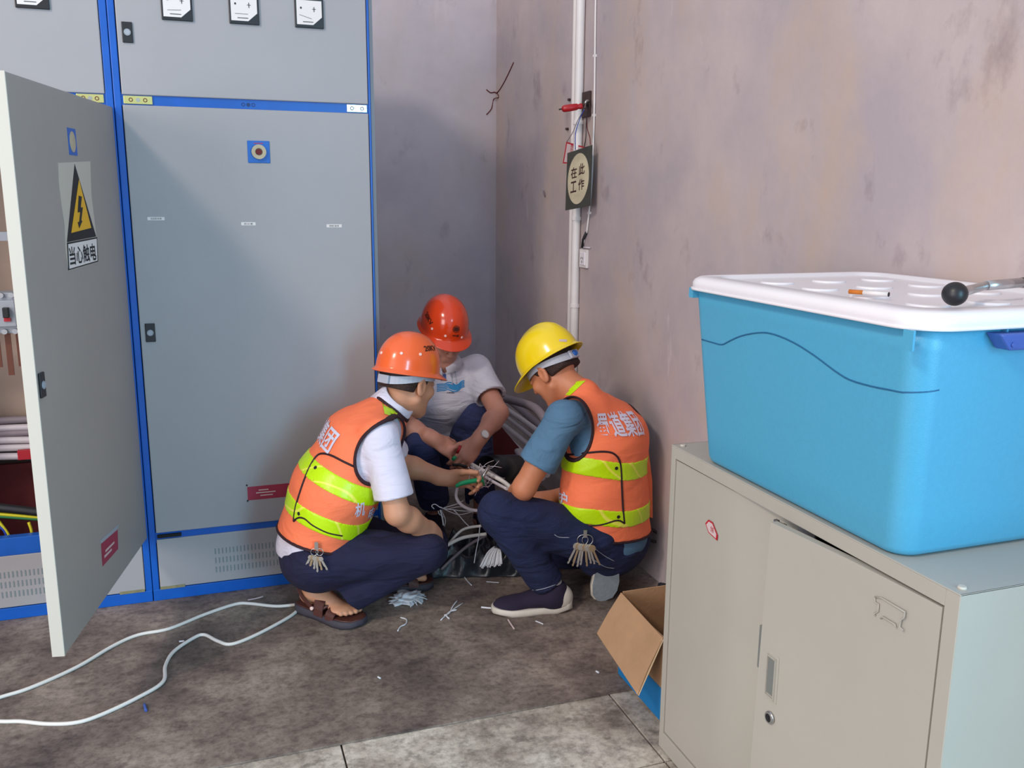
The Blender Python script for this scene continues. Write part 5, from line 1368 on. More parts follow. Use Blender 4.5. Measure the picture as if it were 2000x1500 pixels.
def build_body(J, H, m, label, feet=()):
    S = Field(); torso(S, J, -0.012)
    S.cone(J.nck, H.p(0, -0.022, -0.045), 0.051, 0.051, 0.03); S.cone(A3(J.che) * 0.4 + A3(J.nck) * 0.6, J.nck, 0.055, 0.050, 0.03)
    add_head(S, H)
    for s_ in ('L', 'R'):
        add_arm(S, getattr(J, 'sh' + s_), getattr(J, 'el' + s_), getattr(J, 'wr' + s_))
        hd = getattr(J, 'hand' + s_); add_hand(S, getattr(J, 'wr' + s_), **hd)
        hp, kn, an = getattr(J, 'hip' + s_), getattr(J, 'kn' + s_), getattr(J, 'an' + s_)
        S.cone(hp, kn, 0.070, 0.048, 0.04); S.cone(kn, A3(kn) * 0.6 + A3(an) * 0.4, 0.046, 0.046, 0.03); S.cone(A3(kn) * 0.6 + A3(an) * 0.4, an, 0.046, 0.032, 0.03)
    for ft in feet:
        f, X = add_foot(S, *ft[:3]); make_foot_toes(S, f, ft[3])
    o = fobj('person', S, A3(J.lo), A3(J.hi), 0.0046, m, None, 1); o['label'] = label; o['category'] = 'person'
    return o
def sleeve(S, sh, el, cut_t, r0, r1, k=0.03):
    sh, el = A3(sh), A3(el); e = sh + (el - sh) * (cut_t + 0.10)
    S.cone(sh, e, r0, r1, k)
def cut_sleeve(S, sh, el, cut_t, r_in, skew=(0, 0, 0), ro=0.14):
    """open sleeve end: everything around the arm past the hem goes, and the mouth is hollow"""
    sh, el = A3(sh), A3(el); d = nrm(el - sh); p = sh + (el - sh) * cut_t; n = nrm(d + A3(skew))
    def f(P):
        q = P - p; ax = q @ n; t = q @ d; rad = np.sqrt(np.maximum((q * q).sum(1) - t * t, 0))
        return np.maximum(-ax, np.maximum(rad - ro, t - 0.25))       # region to remove
    S._add('s', p - 0.22, p + 0.22, f, 0.002)
    S.cone(p - d * 0.035, p + d * 0.03, r_in, r_in, 0.002, mode='s')

def shirt_field(J, g, belly, sl):
    S = Field(); torso(S, J, g, belly)
    for s_, (cut, r0, r1, rin, skew) in sl.items():
        sh, el = getattr(J, 'sh' + s_), getattr(J, 'el' + s_); Q = Field(); sleeve(Q, sh, el, cut, r0, r1); cut_sleeve(Q, sh, el, cut, rin, skew)
        S.other(Q, 0.03, 'u')
    return S
def neck_cut(S, J, H, r=0.066, up=0.012):
    nk = A3(J.nck); hd = H.p(0, -0.03, -0.06); d = nrm(hd - nk)
    S.cone(nk - d * 0.012 + d * up, nk + d * 0.16, r, r + 0.02, 0.004, mode='s')
def collar(parent, J, H, m, r=0.070, hgt=0.030, drop=0.0, name='collar', tiltf=0.25):
    nk = Vector(tuple(A3(J.nck))); d = Vector(tuple(nrm(H.p(0, -0.03, -0.06) - A3(J.nck)))); Fh = Vector(tuple(A3(J.F)))
    d = (d - Fh * tiltf).normalized()
    a = (Fh - d * Fh.dot(d)).normalized(); b = d.cross(a); bm = bmesh.new(); V = []
    n = 36
    for k in range(n + 1):
        th = 0.12 + (2 * PI - 0.24) * k / n; e = a * math.cos(th) * 1.05 + b * math.sin(th)
        fr = max(0, math.cos(th))
        c0 = nk + e * (r + 0.008) + d * (-0.004 - 0.02 * fr + drop - 0.010); c1 = nk + e * r + d * (hgt + drop - 0.018 * fr); c2 = nk + e * (r + 0.006) + d * (hgt + drop + 0.001 - 0.018 * fr); c3 = nk + e * (r + 0.020) + d * (-0.014 - 0.03 * fr + drop)
        V.append([bm.verts.new(x) for x in (c0, c1, c2, c3)])
    for i in range(n):
        for k in range(4): bm.faces.new((V[i][k], V[i][(k + 1) % 4], V[i + 1][(k + 1) % 4], V[i + 1][k])).smooth = True
    bm.faces.new(V[0]); bm.faces.new(V[-1][::-1]); bmesh.ops.recalc_face_normals(bm, faces=bm.faces)
    return obj(name, bm, m, parent)
def make_vest(J, H, parent, g, belly, hem_p, hem_n, holes, stripes, lo, hi, neck_r, seed, edge=True, nup=-0.004):
    """sleeveless safety vest: shell over the shirt, cut by hem, arm holes and neck; piping runs where the cuts meet the cloth"""
    base = Field(); torso(base, J, g, belly)
    wr = folds(seed, 0.0022, 14.0)
    def outer(P): return base(P) + wr(P)
    cuts = Field()      # region removed: negative inside
    cuts._add('u', np.full(3, -9.), np.full(3, 9.), lambda P: -((P - A3(hem_p)) @ nrm(hem_n)), 0.001)
    for (c, axis, r, k2) in holes:
        c = A3(c); ax = nrm(axis)
        cuts.cone(c - ax * 0.02, c + ax * 0.30, r, r * 1.15, 0.012, L=k2[0] if k2 else None, s=k2[1] if k2 else 1.0)
    nk = A3(J.nck); hd = H.p(0, -0.03, -0.06); d = nrm(hd - nk)
    cuts.cone(nk + d * nup, nk + d * 0.2, neck_r, neck_r + (0.03 if nup < 0 else 0.012), 0.01)
    V = Field(); V._add('u', np.full(3, -9.), np.full(3, 9.), outer, 0.001); V.other(cuts, 0.002, 'i', -1.0)
    v = fobj('safety_vest', V, lo, hi, 0.0048, 'vest', parent, 1)
    for (p, n, hw) in stripes:
        T = Field(); p = A3(p); n = nrm(n)
        T._add('u', np.full(3, -9.), np.full(3, 9.), lambda P: np.maximum(outer(P) - 0.0022, -(outer(P) + 0.004)), 0.001)
        T.other(cuts, 0.002, 'i', -1.0)
        T._add('i', np.full(3, -9.), np.full(3, 9.), lambda P, p=p, n=n, hw=hw: np.abs((P - p) @ n + 0.004 * np.sin(((P - p) @ np.roll(n, 1)) * 22)) - hw, 0.001)
        q = fobj('reflective_stripe', T, lo, hi, 0.0042, 'limes', v, 0)
    if edge:
        E_ = Field(); E_._add('u', np.full(3, -9.), np.full(3, 9.), lambda P: np.sqrt(outer(P) ** 2 + cuts(P) ** 2) - 0.0052, 0.001)
        fobj('piping', E_, lo, hi, 0.0036, 'piping', v, 1, split=True)
    return v, bvh_of(v)
# tape with the fine diagonal prism seams
def tape_mat():
    m = M['lime'].copy(); m.name = 'lime_tape_prismatic'; nt = m.node_tree; N = nt.nodes; L = nt.links; b = N['Principled BSDF']
    g = N.new('ShaderNodeNewGeometry'); w = N.new('ShaderNodeTexWave'); w.wave_type = 'BANDS'; w.bands_direction = 'DIAGONAL'
    w.inputs['Scale'].default_value = 5.0; w.inputs['Distortion'].default_value = 6.0; w.inputs['Detail Scale'].default_value = 1.2; w.inputs['Detail'].default_value = 0
    L.new(g.outputs['Position'], w.inputs['Vector'])
    r = N.new('ShaderNodeValToRGB'); r.color_ramp.elements[0].position = 0.955; r.color_ramp.elements[1].position = 0.985
    r.color_ramp.elements[0].color = rgb(196, 236, 10); r.color_ramp.elements[1].color = rgb(238, 240, 90)
    L.new(w.outputs['Fac'], r.inputs['Fac']); L.new(r.outputs['Color'], b.inputs['Base Color'])
    return m
M['limes'] = tape_mat()
def keys_on(c, parent_label, n, seed, sc=1.0):
    rs = random.Random(seed); t = empty('key_bunch', c, parent_label, 'keys')
    c = Vector(c); side = Vector((0.93, -0.3, 0)).normalized(); out = Vector((-0.3, -0.93, 0)).normalized()
    bm = bmesh.new(); slab_in(bm, c, side, EZ, out, -0.006, 0.006, -0.004, 0.022, 0, 0.004); obj('belt_clip', bm, 'steel', t)
    for dx in (-0.008, 0.009):
        bm = bmesh.new(); q = c + side * dx - EZ * 0.014
        tube(bm, [q + (side * math.cos(k * PI / 8) + EZ * math.sin(k * PI / 8)) * 0.014 * sc for k in range(16)], 0.0016, 6, closed=True); obj('key_ring', bm, 'steel', t)
    for i in range(n):
        a = -0.55 + 1.1 * i / (n - 1) + rs.uniform(-0.06, 0.06); L_ = rs.uniform(0.050, 0.064) * sc
        d = (-EZ * math.cos(a) + side * math.sin(a) * 0.75).normalized(); s2 = out.cross(d).normalized(); q = c - EZ * 0.024 + side * (0.006 * (i - n / 2)) + out * (0.003 * i)
        bm = bmesh.new()
        prism(bm, [q + d * (0.010 * (1 - math.cos(t_))) * sc + s2 * 0.009 * sc * math.sin(t_) for t_ in [k * PI / 6 for k in range(12)]], out * 0.002)
        prism(bm, [q + d * 0.017 * sc + s2 * 0.0035, q + d * L_ + s2 * 0.003, q + d * (L_ + 0.004), q + d * L_ - s2 * 0.004, q + d * (L_ - 0.008) - s2 * 0.002, q + d * (L_ - 0.014) - s2 * 0.0042, q + d * 0.017 * sc - s2 * 0.0035], out * 0.002)
        obj('key', bm, 'brass' if i % 3 == 1 else 'key', t)
    return t

# ---- the worker on the left: white shirt, orange vest, navy trousers, sandals ----------------------
J = B3(); J.F = Vector((0.99, -0.13, 0)).normalized(); J.L = Vector((0.13, 0.99, 0)).normalized()
J.pel = PY(615, 1062, 3.00); J.spi = PY(655, 955, 3.00); J.che = PY(708, 864, 3.00); J.nck = PY(762, 799, 3.00)
J.shR = PY(742, 852, 2.845); J.shL = PY(738, 838, 3.165)
J.elR = PY(776, 1002, 2.775); J.wrR = PY(846, 1042, 2.88); J.handR = dict(D=Vector((0.50, 0.35, -0.80)), N=Vector((0.8, -0.1, 0.5)), side=1, curl=(0.9, 1.1, 0.8), thumb=(0.9, 0.15, -0.35), tb=0.9)
J.elL = PY(778, 905, 3.24); J.wrL = PY(872, 934, 3.16); J.handL = dict(D=Vector((0.97, -0.22, -0.06)), N=Vector((0.2, 0.95, 0.25)), side=1, curl=(0.55, 0.75, 0.6), thumb=(0.85, 0.40, -0.35), tb=0.3)
# thumb must be on top: D x N * side
_T = J.handL['D'].cross(J.handL['N'])
if _T.z < 0: J.handL['side'] = -1
J.hipR = A3(J.pel) - A3(J.L) * 0.10 + np.array([0.02, 0, -0.02]); J.hipL = A3(J.pel) + A3(J.L) * 0.10 + np.array([0.02, 0, -0.02])
footR_h, footR_D = (0.268, 3.065, 0), nrm((0.205, -0.235, 0)); footL_h, footL_D = (0.49, 3.145, 0), nrm((0.26, -0.03, 0))
J.knR = PY(829, 1079, 2.83); J.anR = Vector(tuple(A3(footR_h) + footR_D * 0.053 + np.array([0, 0, 0.125])))
J.knL = PY(836, 1066, 3.14); J.anL = Vector(tuple(A3(footL_h) + footL_D * 0.053 + np.array([0, 0, 0.125])))
HA = Head(PY(798, 748, 3.0), (0.80, 0.46, -0.20))
J.lo = (0.05, 2.62, -0.02); J.hi = (1.06, 3.45, 1.06)
pa = build_body(J, HA, 'skin', 'person crouching in sandals, orange hard hat and orange vest over a white shirt', feet=((footR_h, footR_D, 0.033, 1), (footL_h, footL_D, 0.033, -1)))
hair_part(HA, pa)
# shirt
SS = shirt_field(J, 0.006, 0.012, {'R': (0.80, 0.056, 0.068, 0.052, (0, 0, 0)), 'L': (0.72, 0.056, 0.066, 0.055, (0, 0, 0))})
SS.plane(PY(600, 1085, 3.0), Vector((-0.27, 0, -0.96))); neck_cut(SS, J, HA, 0.058); SS.warp(folds(11, 0.0026, 15))
shirt = fobj('shirt', SS, (0.05, 2.62, 0.12), (0.98, 3.4, 0.98), 0.0055, 'whiteshirt', pa, 1)
collar(shirt, J, HA, 'whiteshirt', r=0.057, hgt=0.062, drop=0.004, tiltf=0.10)
# trousers
def trousers(J, hems, m, g, lo, hi, seed, waist, hip_r=0.0, extra=None, kn_r=0.073, hem_r=0.062, parent=None, thigh=0.094):
    S = Field(); L = A3(J.L); pel = A3(J.pel)
    S.cone(pel - np.array([0, 0, 0.03]), pel + (A3(J.spi) - pel) * 0.35, 0.124 + g, 0.118 + g, 0.05, L, 1.32); S.plane(waist[0], waist[1])
    for s_ in ('L', 'R'):
        hp, kn, an = [A3(getattr(J, n_ + s_)) for n_ in ('hip', 'kn', 'an')]
        S.cone(hp, kn, thigh + g + hip_r, kn_r + g, 0.05)
        ht, hn, hr = hems[s_][:3]
        if len(hems[s_]) > 3: an = A3(hems[s_][3])
        he = kn + (an - kn) * ht
        Q = Field(); Q.cone(kn, kn + (an - kn) * (ht + 0.12), kn_r + g - 0.004, hr, 0.03)
        Q.plane(he, hn); d = nrm(an - kn); Q.cone(he - d * 0.03, he + d * 0.03, hr - 0.010, hr - 0.006, 0.002, mode='s')
        S.other(Q, 0.02, 'u')
    S.warp(folds(seed, 0.0052, 12)); S.warp(folds(seed + 1, 0.0026, 26))
    if extra: extra(S)
    return fobj('trousers', S, lo, hi, 0.0055, m, parent, 1)
dR = nrm(A3(J.anR) - A3(J.knR)); dL = nrm(A3(J.anL) - A3(J.knL))
tr = trousers(J, {'R': (1.0, (-0.75, 0.15, -0.62), 0.056, PY(683, 1166, 2.89)), 'L': (1.0, (-0.6, 0, -0.7), 0.056, PY(730, 1140, 3.12))}, 'navy', 0.002, (0.05, 2.62, 0.0), (0.98, 3.4, 0.60), 21,
              (PY(600, 1064, 3.0), Vector((0.27, 0, 0.96))), parent=pa, kn_r=0.069)
# vest
axA = nrm(A3(J.nck) - A3(J.pel)); 
va, bva = make_vest(J, HA, pa, 0.017, 0.014, PY(600, 1040, 3.0), (-0.27, 0.0, -0.96), [(PY(752, 878, 2.86), -J.L, 0.092, (axA, 1.25)), (PY(752, 868, 3.14), J.L, 0.096, (axA, 1.22))],
     [(PY(650, 932, 2.9), (0.42, -0.04, 0.91), 0.030), (PY(630, 1010, 2.9), (0.36, -0.04, 0.93), 0.030)], (0.05, 2.62, 0.15), (0.98, 3.4, 0.95), 0.068, 31)
patch('shoulder_tape', bva, [(744, 775), (765, 786), (787, 821), (751, 809)], 'lime', va)
bn = nrm(A3(J.spi) * 0.25 + A3(J.che) * 0.75 - np.array([0, 0, 0])); bc = Vector(tuple(A3(J.che) * 0.85 + A3(J.spi) * 0.15 - A3(J.F) * 0.05 + np.array([0, 0, 0.04])))
print_on('back_lettering', '蜀道集团', bva, bc, -J.L, Vector(tuple(axA)), 0.27, 0.085, 'silver', va)
for ch, px, wd in (('机', (703, 995), 0.040), ('电', (725, 1001), 0.034)):
    h_, n_ = hit_px(bva, *px)
    if h_ is not None: print_on('side_lettering', ch, bva, h_, Vector((0.95, 0.2, -0.05)), Vector((0.08, 0, 1)), wd, 0.052, 'silver', va)
seam('side_seam', bva, [(574, 1018), (578, 990), (590, 950), (604, 915), (618, 892), (630, 886), (648, 890), (672, 902), (700, 915), (722, 924)], 0.0038, 'piping', va)
seam('side_seam', bva, [(574, 1018), (584, 1011), (596, 1013), (612, 1026), (640, 1040), (668, 1046)], 0.0038, 'piping', va)
for px in ((617, 914), (585, 1003)):
    h_, n_ = hit_px(bva, *px)
    if h_ is not None: bm = bmesh.new(); cyl(bm, h_ + n_ * 0.001, h_ + n_ * 0.0045, 0.0062, 12); obj('snap_button', bm, 'ink', va)
make_sandal(pa, footR_h, footR_D, 1); make_sandal(pa, footL_h, footL_D, -1)
hatA, hb, hw, hon = make_hat(pa, HA, 'orange_hat', 'round', 'orange hard hat with 20KV on its side', tilt=0.0, lift=0.014)
def hat_px(hb, px):
    out = []
    for x, y in px:
        h_, n_ = hit_px(hb, x, y)
        if h_ is not None: out.append((h_, n_ if n_.dot(C_O - h_) > 0 else -n_))
    return out
buttons(hatA, hat_px(hb, [(745, 689), (784, 690), (821, 692), (861, 698)]))
def hat_text(hat, hb, body, px, w, h, m='hatink', rot=0.0):
    r = hat_px(hb, [px])
    if not r: return
    c, n = r[0]; U = EZ.cross(n).normalized(); V = n.cross(U)
    U2 = U * math.cos(rot) + V * math.sin(rot); V2 = V * math.cos(rot) - U * math.sin(rot)
    print_on('hat_lettering', body, hb, c, U2, V2, w, h, m, hat, off=0.0012, bold=0.03)
hat_text(hatA, hb, '20KV', (841, 680), 0.066, 0.020, rot=-0.12)
q = PY(617, 1073, 2.845); h_, n_ = hit_px(bvh_of(tr), 617, 1072)
keys_on((h_ if h_ is not None else q) + Vector((0, -0.024, 0.012)), 'bunch of keys hanging at the waistband of the navy trousers', 6, 3, 0.85)
# pliers with green grips in his left hand
pl_ = empty('green_pliers', PY(915, 942, 3.1), 'pliers with bright green grip held by the worker in sandals', 'pliers')
bm = bmesh.new(); tube(bm, smooth_path([PY(890, 950, 3.095), PY(902, 944, 3.09), (PY(920, 940, 3.09)), PY(934, 938, 3.09), PY(943, 940, 3.09)], 5), 0.009, 10, radii=[0.006 + 0.003 * min(1, k / 5) for k in range(21)]); obj('grip', bm, 'green', pl_)
bm = bmesh.new(); tube(bm, smooth_path([PY(932, 939, 3.095), PY(940, 932, 3.095), PY(944, 948, 3.095)], 4), 0.006, 8); obj('grip_end', bm, 'green', pl_)
bm = bmesh.new(); tube(bm, [PY(940, 936, 3.10), PY(950, 920, 3.12), PY(955, 910, 3.14)], 0.006, 8); obj('jaw', bm, 'steel', pl_)

# ---- the worker at the back: white polo, red-orange hat -------------------------------------------
J = B3(); J.F = nrm((-0.30, -0.95, 0)); J.L = nrm((0.95, -0.30, 0))
J.pel = PY(838, 868, 3.86); J.spi = PY(838, 826, 3.80); J.che = PY(862, 772, 3.70); J.nck = PY(868, 712, 3.66)
J.shL = PY(930, 722, 3.66); J.shR = PY(806, 740, 3.70)
J.elL = PY(974, 806, 3.46); J.wrL = PY(932, 862, 3.34); J.handL = dict(D=Vector((-0.62, -0.25, -0.62)), N=Vector((0.15, -0.92, 0.45)), side=1, curl=(0.35, 0.65, 0.5), thumb=(0.75, 0.55, -0.3))
J.elR = PY(790, 832, 3.50); J.wrR = PY(848, 858, 3.38); J.handR = dict(D=Vector((0.78, -0.15, -0.55)), N=Vector((0.25, -0.75, 0.6)), side=1, curl=(0.25, 0.5, 0.4), thumb=(0.75, 0.55, -0.3))
if Vector(J.handL['D']).cross(Vector(J.handL['N'])).z < 0: J.handL['side'] = -1
if Vector(J.handR['D']).cross(Vector(J.handR['N'])).z < 0: J.handR['side'] = -1
J.hipL = PY(878, 858, 3.80); J.hipR = PY(815, 862, 3.86); J.knL = PY(930, 818, 3.60); J.knR = PY(822, 872, 3.44)
J.anL = PY(940, 1000, 3.62); J.anR = PY(850, 985, 3.60)
J.anL.z = max(J.anL.z, 0.10); J.anR.z = max(J.anR.z, 0.10)
HB = Head(PY(866, 658, 3.62), (0.10, -0.86, -0.42))
J.lo = (0.60, 3.1, -0.02); J.hi = (1.45, 4.1, 1.12)
pb_ = build_body(J, HB, 'skin2', 'person crouching at the back in a white polo shirt with blue wave print', feet=(((J.anL.x, J.anL.y + 0.06, 0), (0.1, -1, 0), 0.0, 1), ((J.anR.x, J.anR.y + 0.06, 0), (-0.15, -1, 0), 0.0, -1)))
hair_part(HB, pb_); eyes(HB, pb_)
SS = shirt_field(J, 0.006, 0.006, {'R': (0.75, 0.064, 0.066, 0.055, (0, 0, 0)), 'L': (0.66, 0.064, 0.070, 0.056, (0, 0, 0))})
SS.plane(PY(830, 868, 3.8), Vector((0.35, 0, -1))); neck_cut(SS, J, HB, 0.060); SS.warp(folds(41, 0.003, 14))
polo = fobj('polo_shirt', SS, (0.60, 3.1, 0.25), (1.45, 4.1, 0.98), 0.0055, 'polo', pb_, 1)
collar(polo, J, HB, 'polo', r=0.062, hgt=0.026, tiltf=0.1)
bpo = bvh_of(polo)
dL = nrm(A3(J.anL) - A3(J.knL)); dR = nrm(A3(J.anR) - A3(J.knR))
trousers(J, {'L': (0.92, dL, 0.066), 'R': (0.92, dR, 0.066)}, 'denim2', 0.0, (0.60, 3.1, 0.0), (1.45, 4.12, 0.80), 51, (PY(838, 845, 3.8), Vector((0, 0, 1))), parent=pb_, kn_r=0.070)
for k, (p_, nm) in enumerate(((J.anL, 'left'), (J.anR, 'right'))):
    S = Field(); D = nrm((0.1 if k == 0 else -0.15, -1, 0)); f, X = add_foot(S, (p_.x, p_.y + 0.06, 0), D, 0.012); S.ell(f(0.16, 0, 0.02), (0.10, 0.050, 0.034), np.stack([D, X, np.array([0, 0, 1.])], 1), 0.02); S.plane((0, 0, 0.004), (0, 0, -1)); S.plane((0, 0, 0.11), (0, 0, 1))
    fobj('shoe', S, (p_.x - 0.2, p_.y - 0.35, -0.02), (p_.x + 0.2, p_.y + 0.2, 0.2), 0.006, 'shoe', pb_, 1)
# placket, badge strip, wave print
seam('placket', bpo, [(881, 722), (882, 735), (884, 752)], 0.0022, 'band', polo, sub=3)
seam('placket', bpo, [(889, 720), (890, 735), (892, 750)], 0.0016, 'band', polo, sub=3)
patch('chest_badge', bpo, [(861, 733), (871, 730), (871, 740), (861, 744)], 'violet', polo, 0.002, 3, 3)
pr = None
for k in range(5):
    o_ = seam('wave_print', bpo, [(853, 751 + 3.3 * k), (862, 750 + 3.2 * k), (868, 750 + 3.2 * k), (875, 747 + 3.4 * k), (883, 748 + 4 * k), (890, 752 + 3.2 * k), (896, 750 + 3 * k), (901, 745 + 3 * k), (907, 743 + 3 * k)], 0.0028, 'poloprint', polo, off=-0.0008)
patch('wave_print', bpo, [(871, 750), (898, 752), (893, 763), (882, 761)], 'poloprint', polo, 0.002, 6, 4)
h_, n_ = hit_px(bpo, 880, 767)
if h_ is not None: print_on('chest_lettering', 'LANN', bpo, h_, Vector((1, -0.2, -0.1)), Vector((0, 0, 1)), 0.030, 0.006, 'ink', polo, 0.002)
hatB, hb, hw, hon = make_hat(pb_, HB, 'orange_hat2', 'round', 'darker red-orange hard hat with round emblem on the front', tilt=-0.02, lift=0.016)
buttons(hatB, hat_px(hb, [(844, 642), (870, 656), (902, 659)]))
hat_text(hatB, hb, '20KV', (837, 622), 0.062, 0.022, rot=-0.75)
r = hat_px(hb, [(891, 643)])
if r:
    c, n = r[0]; U = EZ.cross(n).normalized(); V = n.cross(U); em = None
    def emb(bm, fn):
        for v in bm.verts:
            p = c + U * v.co.x + V * v.co.y + n * 0.1; q = hb.ray_cast(p, -n, 0.3)
            v.co = (q[0] + n * 0.0012 + n * v.co.z) if q[0] is not None else p - n * 0.1
    bm = bmesh.new()
    for (r0, r1) in ((0.0125, 0.0152), (0.0, 0.0095)):
        n_s = 28; A_ = [bm.verts.new((r1 * math.cos(2 * PI * k / n_s), r1 * math.sin(2 * PI * k / n_s), 0)) for k in range(n_s)]
        if r0 > 0:
            B_ = [bm.verts.new((r0 * math.cos(2 * PI * k / n_s), r0 * math.sin(2 * PI * k / n_s), 0)) for k in range(n_s)]
            for k in range(n_s): bm.faces.new((A_[k], A_[(k + 1) % n_s], B_[(k + 1) % n_s], B_[k]))
        else: bm.faces.new(A_)
    for y in (-0.006, 0.0, 0.006):
        vv = [bm.verts.new(q) for q in ((-0.014, y - 0.0012, 0), (0.014, y - 0.0012, 0), (0.014, y + 0.0012, 0), (-0.014, y + 0.0012, 0))]; bm.faces.new(vv)
    emb(bm, None); obj('hat_emblem', bm, 'hatink', hatB)
hat_text(hatB, hb, '蜀道', (890, 656), 0.030, 0.010)
# watch on his left wrist
w0 = A3(J.wrL); ad = nrm(A3(J.wrL) - A3(J.elL)); wc = Vector(tuple(w0 - ad * 0.025)); adv = Vector(tuple(ad))
a_, b_ = frame_of(adv); bm = bmesh.new(); tube(bm, [wc + (a_ * math.cos(k * PI / 12) + b_ * math.sin(k * PI / 12)) * 0.0305 for k in range(24)], 0.0045, 6, closed=True)
wt = obj('wrist_watch', bm, 'steel', pb_, label='steel watch on the left wrist')
vd = (C_O - wc).normalized(); vd = (vd + Vector((0.35, 0, 0.1)) - adv * (vd + Vector((0.35, 0, 0.1))).dot(adv)).normalized()
bm = bmesh.new(); cyl(bm, wc + vd * 0.030, wc + vd * 0.039, 0.0185, 24); obj('watch_case', bm, 'steel', wt)
bm = bmesh.new(); cyl(bm, wc + vd * 0.039, wc + vd * 0.0398, 0.0155, 24); obj('watch_dial', bm, 'paper', wt)
# cutter in his hands, red and green
ct = empty('small_cutter', PY(892, 885, 3.28), 'small red and green gripped cutter between the joined hands of the back worker', 'cutter')
bm = bmesh.new(); tube(bm, [PY(893, 884, 3.30), PY(896, 878, 3.29), PY(899, 871, 3.30)], 0.006, 8); obj('red_grip', bm, 'screw_red', ct)
bm = bmesh.new(); tube(bm, [PY(884, 898, 3.285), PY(890, 892, 3.28)], 0.0075, 8); obj('green_grip', bm, 'green', ct)
bm = bmesh.new(); tube(bm, [PY(884, 908, 3.30), PY(898, 908, 3.30), PY(912, 912, 3.28)], 0.006, 8); obj('jaw', bm, 'ink', ct)

# ---- the worker on the right: yellow hat, steel-blue shirt, orange vest, jeans ----------------------
J = B3(); J.F = nrm((-0.47, 0.88, 0)); J.L = nrm((-0.88, -0.47, 0))
J.pel = PY(1192, 1048, 2.86); J.spi = PY(1180, 965, 2.86); J.che = PY(1182, 862, 2.86); J.nck = PY(1138, 774, 2.87)
J.shL = PY(1102, 816, 2.76); J.shR = PY(1203, 815, 2.97)
J.elL = PY(1024, 952, 2.80); J.wrL = PY(1000, 990, 3.02); J.handL = dict(D=Vector((-0.15, 0.85, 0.0)), N=Vector((0.0, -0.3, 0.9)), side=-1)
J.elR = PY(1140, 965, 3.10); J.wrR = PY(1058, 975, 3.06); J.handR = dict(D=Vector((-0.9, 0.3, 0.1)), N=Vector((0.0, -0.2, 0.9)), side=1)
J.hipL = PY(1155, 1050, 2.80); J.hipR = PY(1215, 1048, 2.92); J.knL = PY(975, 1000, 2.82); J.anL = Vector((1.105, 2.79, 0.10))
J.knR = PY(1090, 1122, 3.12); J.knR.z = 0.075; J.anR = Vector((1.345, 2.87, 0.15))
HC = Head(PY(1080, 726, 2.97), (-0.44, 0.66, -0.62))
J.lo = (0.75, 2.5, -0.02); J.hi = (1.62, 3.4, 1.06)
pc = build_body(J, HC, 'skin3', 'person kneeling on one knee in yellow hard hat, orange vest and jeans')
hair_part(HC, pc)
SS = shirt_field(J, 0.006, 0.0, {'L': (0.66, 0.059, 0.070, 0.051, (0, 0, 0)), 'R': (0.66, 0.054, 0.066, 0.055, (0, 0, 0))})
SS.plane(PY(1190, 1062, 2.9), Vector((0, 0, -1))); neck_cut(SS, J, HC, 0.044, 0.060); SS.warp(folds(61, 0.0032, 15))
shc = fobj('shirt', SS, (0.80, 2.45, 0.10), (1.62, 3.4, 1.0), 0.0055, 'teal', pc, 1)
dL = nrm(A3(J.anL) - A3(J.knL)); dR = nrm(A3(J.anR) - A3(J.knR))
trc = trousers(J, {'L': (1.0, dL, 0.060), 'R': (0.90, dR, 0.058)}, 'denim', -0.002, (0.80, 2.45, -0.01), (1.62, 3.4, 0.50), 71, (PY(1190, 1030, 2.9), Vector((0.1, 0, 1))), parent=pc, kn_r=0.078, thigh=0.098)
axC = nrm(A3(J.che) - A3(J.pel))
vc, bvc = make_vest(J, HC, pc, 0.017, 0.004, PY(1190, 1044, 2.8), (-0.10, 0, -0.99), [(PY(1094, 839, 2.76), J.L, 0.100, (axC, 1.28)), (PY(1240, 850, 2.98), -J.L, 0.090, (axC, 1.4))],
     [(PY(1180, 914, 2.75), (0.14, 0.06, 0.985), 0.033), (PY(1180, 1007, 2.75), (0.10, 0.06, 0.99), 0.031)], (0.85, 2.45, 0.10), (1.62, 3.4, 0.95), 0.045, 81, nup=0.052)
patch('shoulder_tape', bvc, [(1108, 748), (1144, 744), (1114, 773), (1080, 768)], 'lime', vc)
bc = PY(1216, 829, 2.72)
h_, n_ = hit_px(bvc, 1216, 829)
if h_ is not None:
    print_on('back_lettering', '蜀道集团', bvc, h_, Vector((0.80, 0.60, -0.12)), Vector((0, 0, 1)), 0.190, 0.082, 'silver', vc)
for ch, px, w_, h2 in (('护', (1099, 973), 0.040, 0.050),):
    h_, n_ = hit_px(bvc, *px)
    if h_ is not None: print_on('side_lettering', ch, bvc, h_, Vector((0.9, -0.4, 0)), Vector((0.3, 0, 1)), w_, h2, 'silver', vc)
bm = bmesh.new(); prism(bm, [PY(x, y, 2.89) for x, y in [(1256, 868), (1266, 874), (1274, 940), (1275, 1012), (1262, 1008)]], Vector((0.004, 0.008, 0))); obj('front_panel', bm, 'vest', vc)
seam('side_seam', bvc, [(1088, 886), (1120, 888), (1150, 884), (1180, 882), (1200, 887), (1211, 905), (1214, 950), (1216, 990), (1219, 1022)], 0.0038, 'piping', vc)
seam('side_seam', bvc, [(1219, 1022), (1205, 1016), (1175, 1024), (1140, 1027), (1112, 1027)], 0.0038, 'piping', vc)
for px in ((1203, 914), (1207, 1009)):
    h_, n_ = hit_px(bvc, *px)
    if h_ is not None: bm = bmesh.new(); cyl(bm, h_ + n_ * 0.001, h_ + n_ * 0.0045, 0.0062, 12); obj('snap_button', bm, 'ink', vc)
hatC, hb, hw, hon = make_hat(pc, HC, 'yellow_hat', 'peak', 'yellow hard hat with ridge and grey headband', tilt=0.0, lift=0.012)
